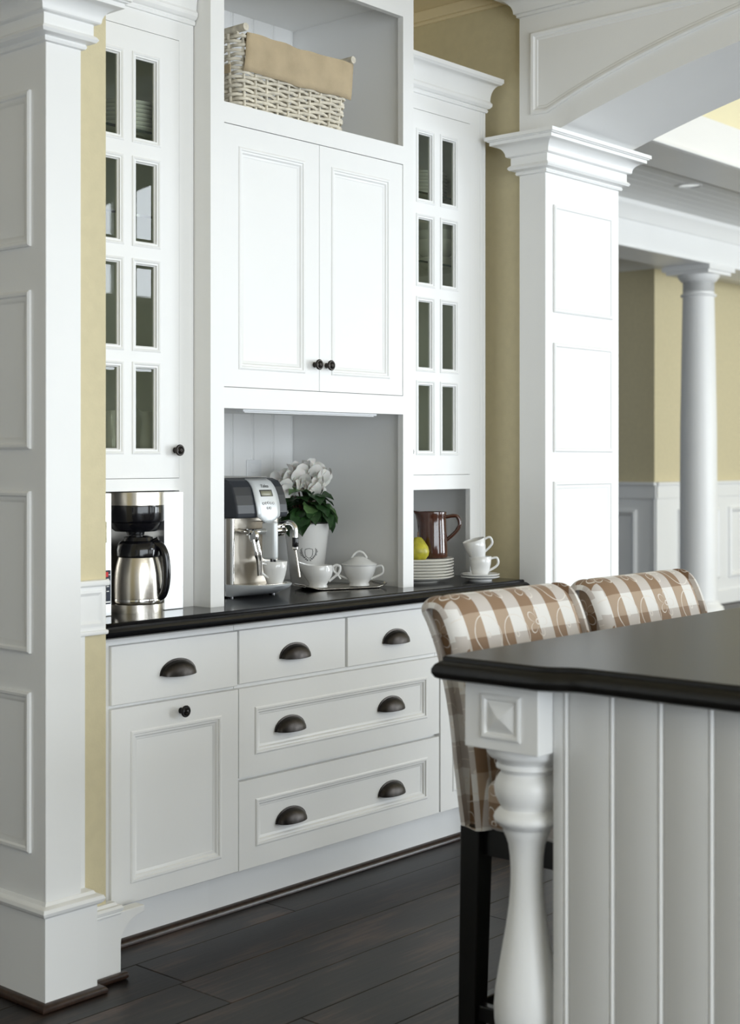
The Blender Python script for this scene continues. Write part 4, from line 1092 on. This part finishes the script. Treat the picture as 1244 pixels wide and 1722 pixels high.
cup('espresso_cup', 'white espresso cup on the drip tray of the espresso machine', (1.052, .265, .9578), .98, (0,0,0), 3.15)

# ------------------------------------------------------------------ drip coffee maker and carafe
cmk = thing('drip_coffee_maker', 'stainless drip coffee maker with rounded centre bay under the glass cabinet', 'coffee maker', (.45, .33, ZC))
cx, cy, cr_ = .498, .264, .080
B(MB().box(.556, .627, .208, .44, ZC, 1.249), 'housing_side', 'steel_lite', cmk, bevel=0.002)
B(MB().box(.262, .364, .203, .44, ZC, 1.249), 'housing_side', 'steel_lite', cmk, bevel=0.002)
B(MB().box(.357, .557, .36, .44, ZC, 1.249), 'housing_back', 'steel', cmk)
def bay(z0, z1, r):
    P = [(cx+r*math.cos(math.radians(a)), cy+r*math.sin(math.radians(a))) for a in range(180, 361, 6)]
    return MB().prism(P+[(cx+r, .37), (cx-r, .37)], lambda u,v,n: (u,v,n), z0, z1)
B(bay(1.213, 1.249, cr_), 'top_cap', 'steel', cmk, smooth=30)
B(bay(ZC, .937, cr_), 'base_plate', 'steel', cmk, smooth=30)
bb = MB().lathe([(0,1.213),(.0805,1.213),(.0815,1.208),(.0815,1.172),(.079,1.167),(.072,1.163),(.066,1.146),(.058,1.139),(.026,1.137),(.024,1.128),(0,1.128)][::-1], (cx,cy,0), 40, cap=False)
B(bb, 'brew_basket', 'black', cmk, smooth=30)
cpn = B(MB().box(.322, .3595, .2005, .204, .948, 1.040), 'switch_panel', 'navy', cmk, bevel=0.001)
B(MB().box(.338, .3485, .197, .201, 1.022, 1.036), 'red_switch', 'red', cpn, bevel=0.001)
for z in (1.028, 1.016, 1.008, .996, .983): B(MB().box(.3515 if z > 1.02 else .345, .357 if z > 1.02 else .353, .1998, .2008, z-.0012, z+.0012), 'marking', 'whiteink', cpn)
B(MB().box(.340, .357, .1998, .2008, .952, .956), 'marking', 'whiteink', cpn)
B(MB().box(.322, .3465, .2005, .204, 1.115, 1.172), 'label_plate', 'brass', cmk, bevel=0.001)
cf = thing('thermal_carafe', 'brushed steel thermal carafe with black lid and handle inside the drip coffee maker', 'carafe', (cx, cy-.012, .937))
B(MB().lathe([(0,0),(.060,0),(.065,.003),(.0665,.010),(.067,.018),(.067,.055),(.0655,.085),(.062,.108),(.057,.128),(.054,.138),(0,.138)], n=48, cap=False), 'flask', 'steel', cf, smooth=35, local=True)
B(MB().lathe([(.057,.130),(.061,.134),(.062,.150),(.058,.166),(.050,.174),(.044,.176),(.040,.186),(.026,.190),(0,.190)], n=40, cap=False), 'lid', 'black', cf, smooth=35, local=True)
B(MB().lathe([(.0675,.006),(.0682,.010),(.0675,.014)], n=48, cap=False), 'base_ring', 'chrome', cf, smooth=60, local=True)
ha = HA-.25
P = smooth_pts([(.050,0,.166),(.068,0,.160),(.080,0,.136),(.085,0,.095),(.083,0,.055),(.074,0,.026),(.060,0,.018)], 6)
B(MB().tube([(x*math.cos(ha), x*math.sin(ha), z) for x,_,z in P], .0120, 12), 'handle', 'black', cf, smooth=60, local=True)
B(MB().tube([(.044*math.cos(ha),.044*math.sin(ha),.174),(.060*math.cos(ha),.060*math.sin(ha),.182)], .006, 10), 'thumb_lever', 'black', cf, smooth=60, local=True)

# ------------------------------------------------------------------ crockery behind the glass
P2 = plate_obj('plate', .105, .014, 'china', 0, 40)
for k in range(7):
    put(P2, 'plate', (.562, .395, 2.2755+.012*k), 'white plate stacked behind glass above the drip coffee maker', 'plate', 'plates in the coffee-side glass cabinet')
for k in range(8):
    put(P2, 'plate', (1.955, .43, 2.2755+.012*k), 'white plate stacked behind glass above the brown pitcher', 'plate', 'plates in the pitcher-side glass cabinet')
BW = mesh_of(MB().lathe([(0,.003),(.034,.003),(.036,0),(.042,0),(.043,.006),(.070,.030),(.085,.060),(.087,.066),(.084,.066),(.064,.034),(.03,.012),(0,.010)], n=40, cap=False), 'bowl', M['china'], 50)
for k in range(3):
    put(BW, 'bowl', (1.985, .372, 2.0655+.034*k), 'white bowl nested in the stack behind glass', 'bowl', 'nested bowls in the glass cabinet')
put(mesh_of(MB().lathe([(0,0),(.05,0),(.055,.004),(.06,.03),(.058,.036),(.05,.03),(0,.03)], n=36, cap=False), 'bowl_stand', M['china'], 50), 'serving_dish', (1.985,.372,2.0355), 'low white dish under the nested bowls', 'dish')
def jug(label, loc, ang):
    j = thing('cream_jug', label, 'jug', loc); j.scale = (.66, .66, 1.12)
    m_ = MB().lathe([(0,.0),(.030,.0),(.034,.004),(.042,.03),(.040,.06),(.030,.09),(.028,.11),(.034,.128),(.032,.128),(.026,.11),(.0,.02)], n=32, cap=False)
    for i, (x, y, z) in enumerate(m_.v):
        if z > .10:
            a = math.atan2(y, x)-ang-PI; a = math.atan2(math.sin(a), math.cos(a))
            k_ = math.exp(-(a/.45)**2)*(z-.10)/.028
            m_.v[i] = (x+math.cos(ang+PI)*.018*k_, y+math.sin(ang+PI)*.018*k_, z+.010*k_)
    B(m_, 'jug_body', 'china', j, smooth=70, local=True)
    B(MB().tube(handle_pts(.029, .112, .038, .035, .034, ang, 6), .0042, 8), 'handle', 'china', j, smooth=60, local=True)
jug('white jug behind the glass pane closest to the column', (.480, .36, 1.336), HA)
jug('white jug behind the glass pane closest to the door knob', (.605, .335, 1.336), HA)
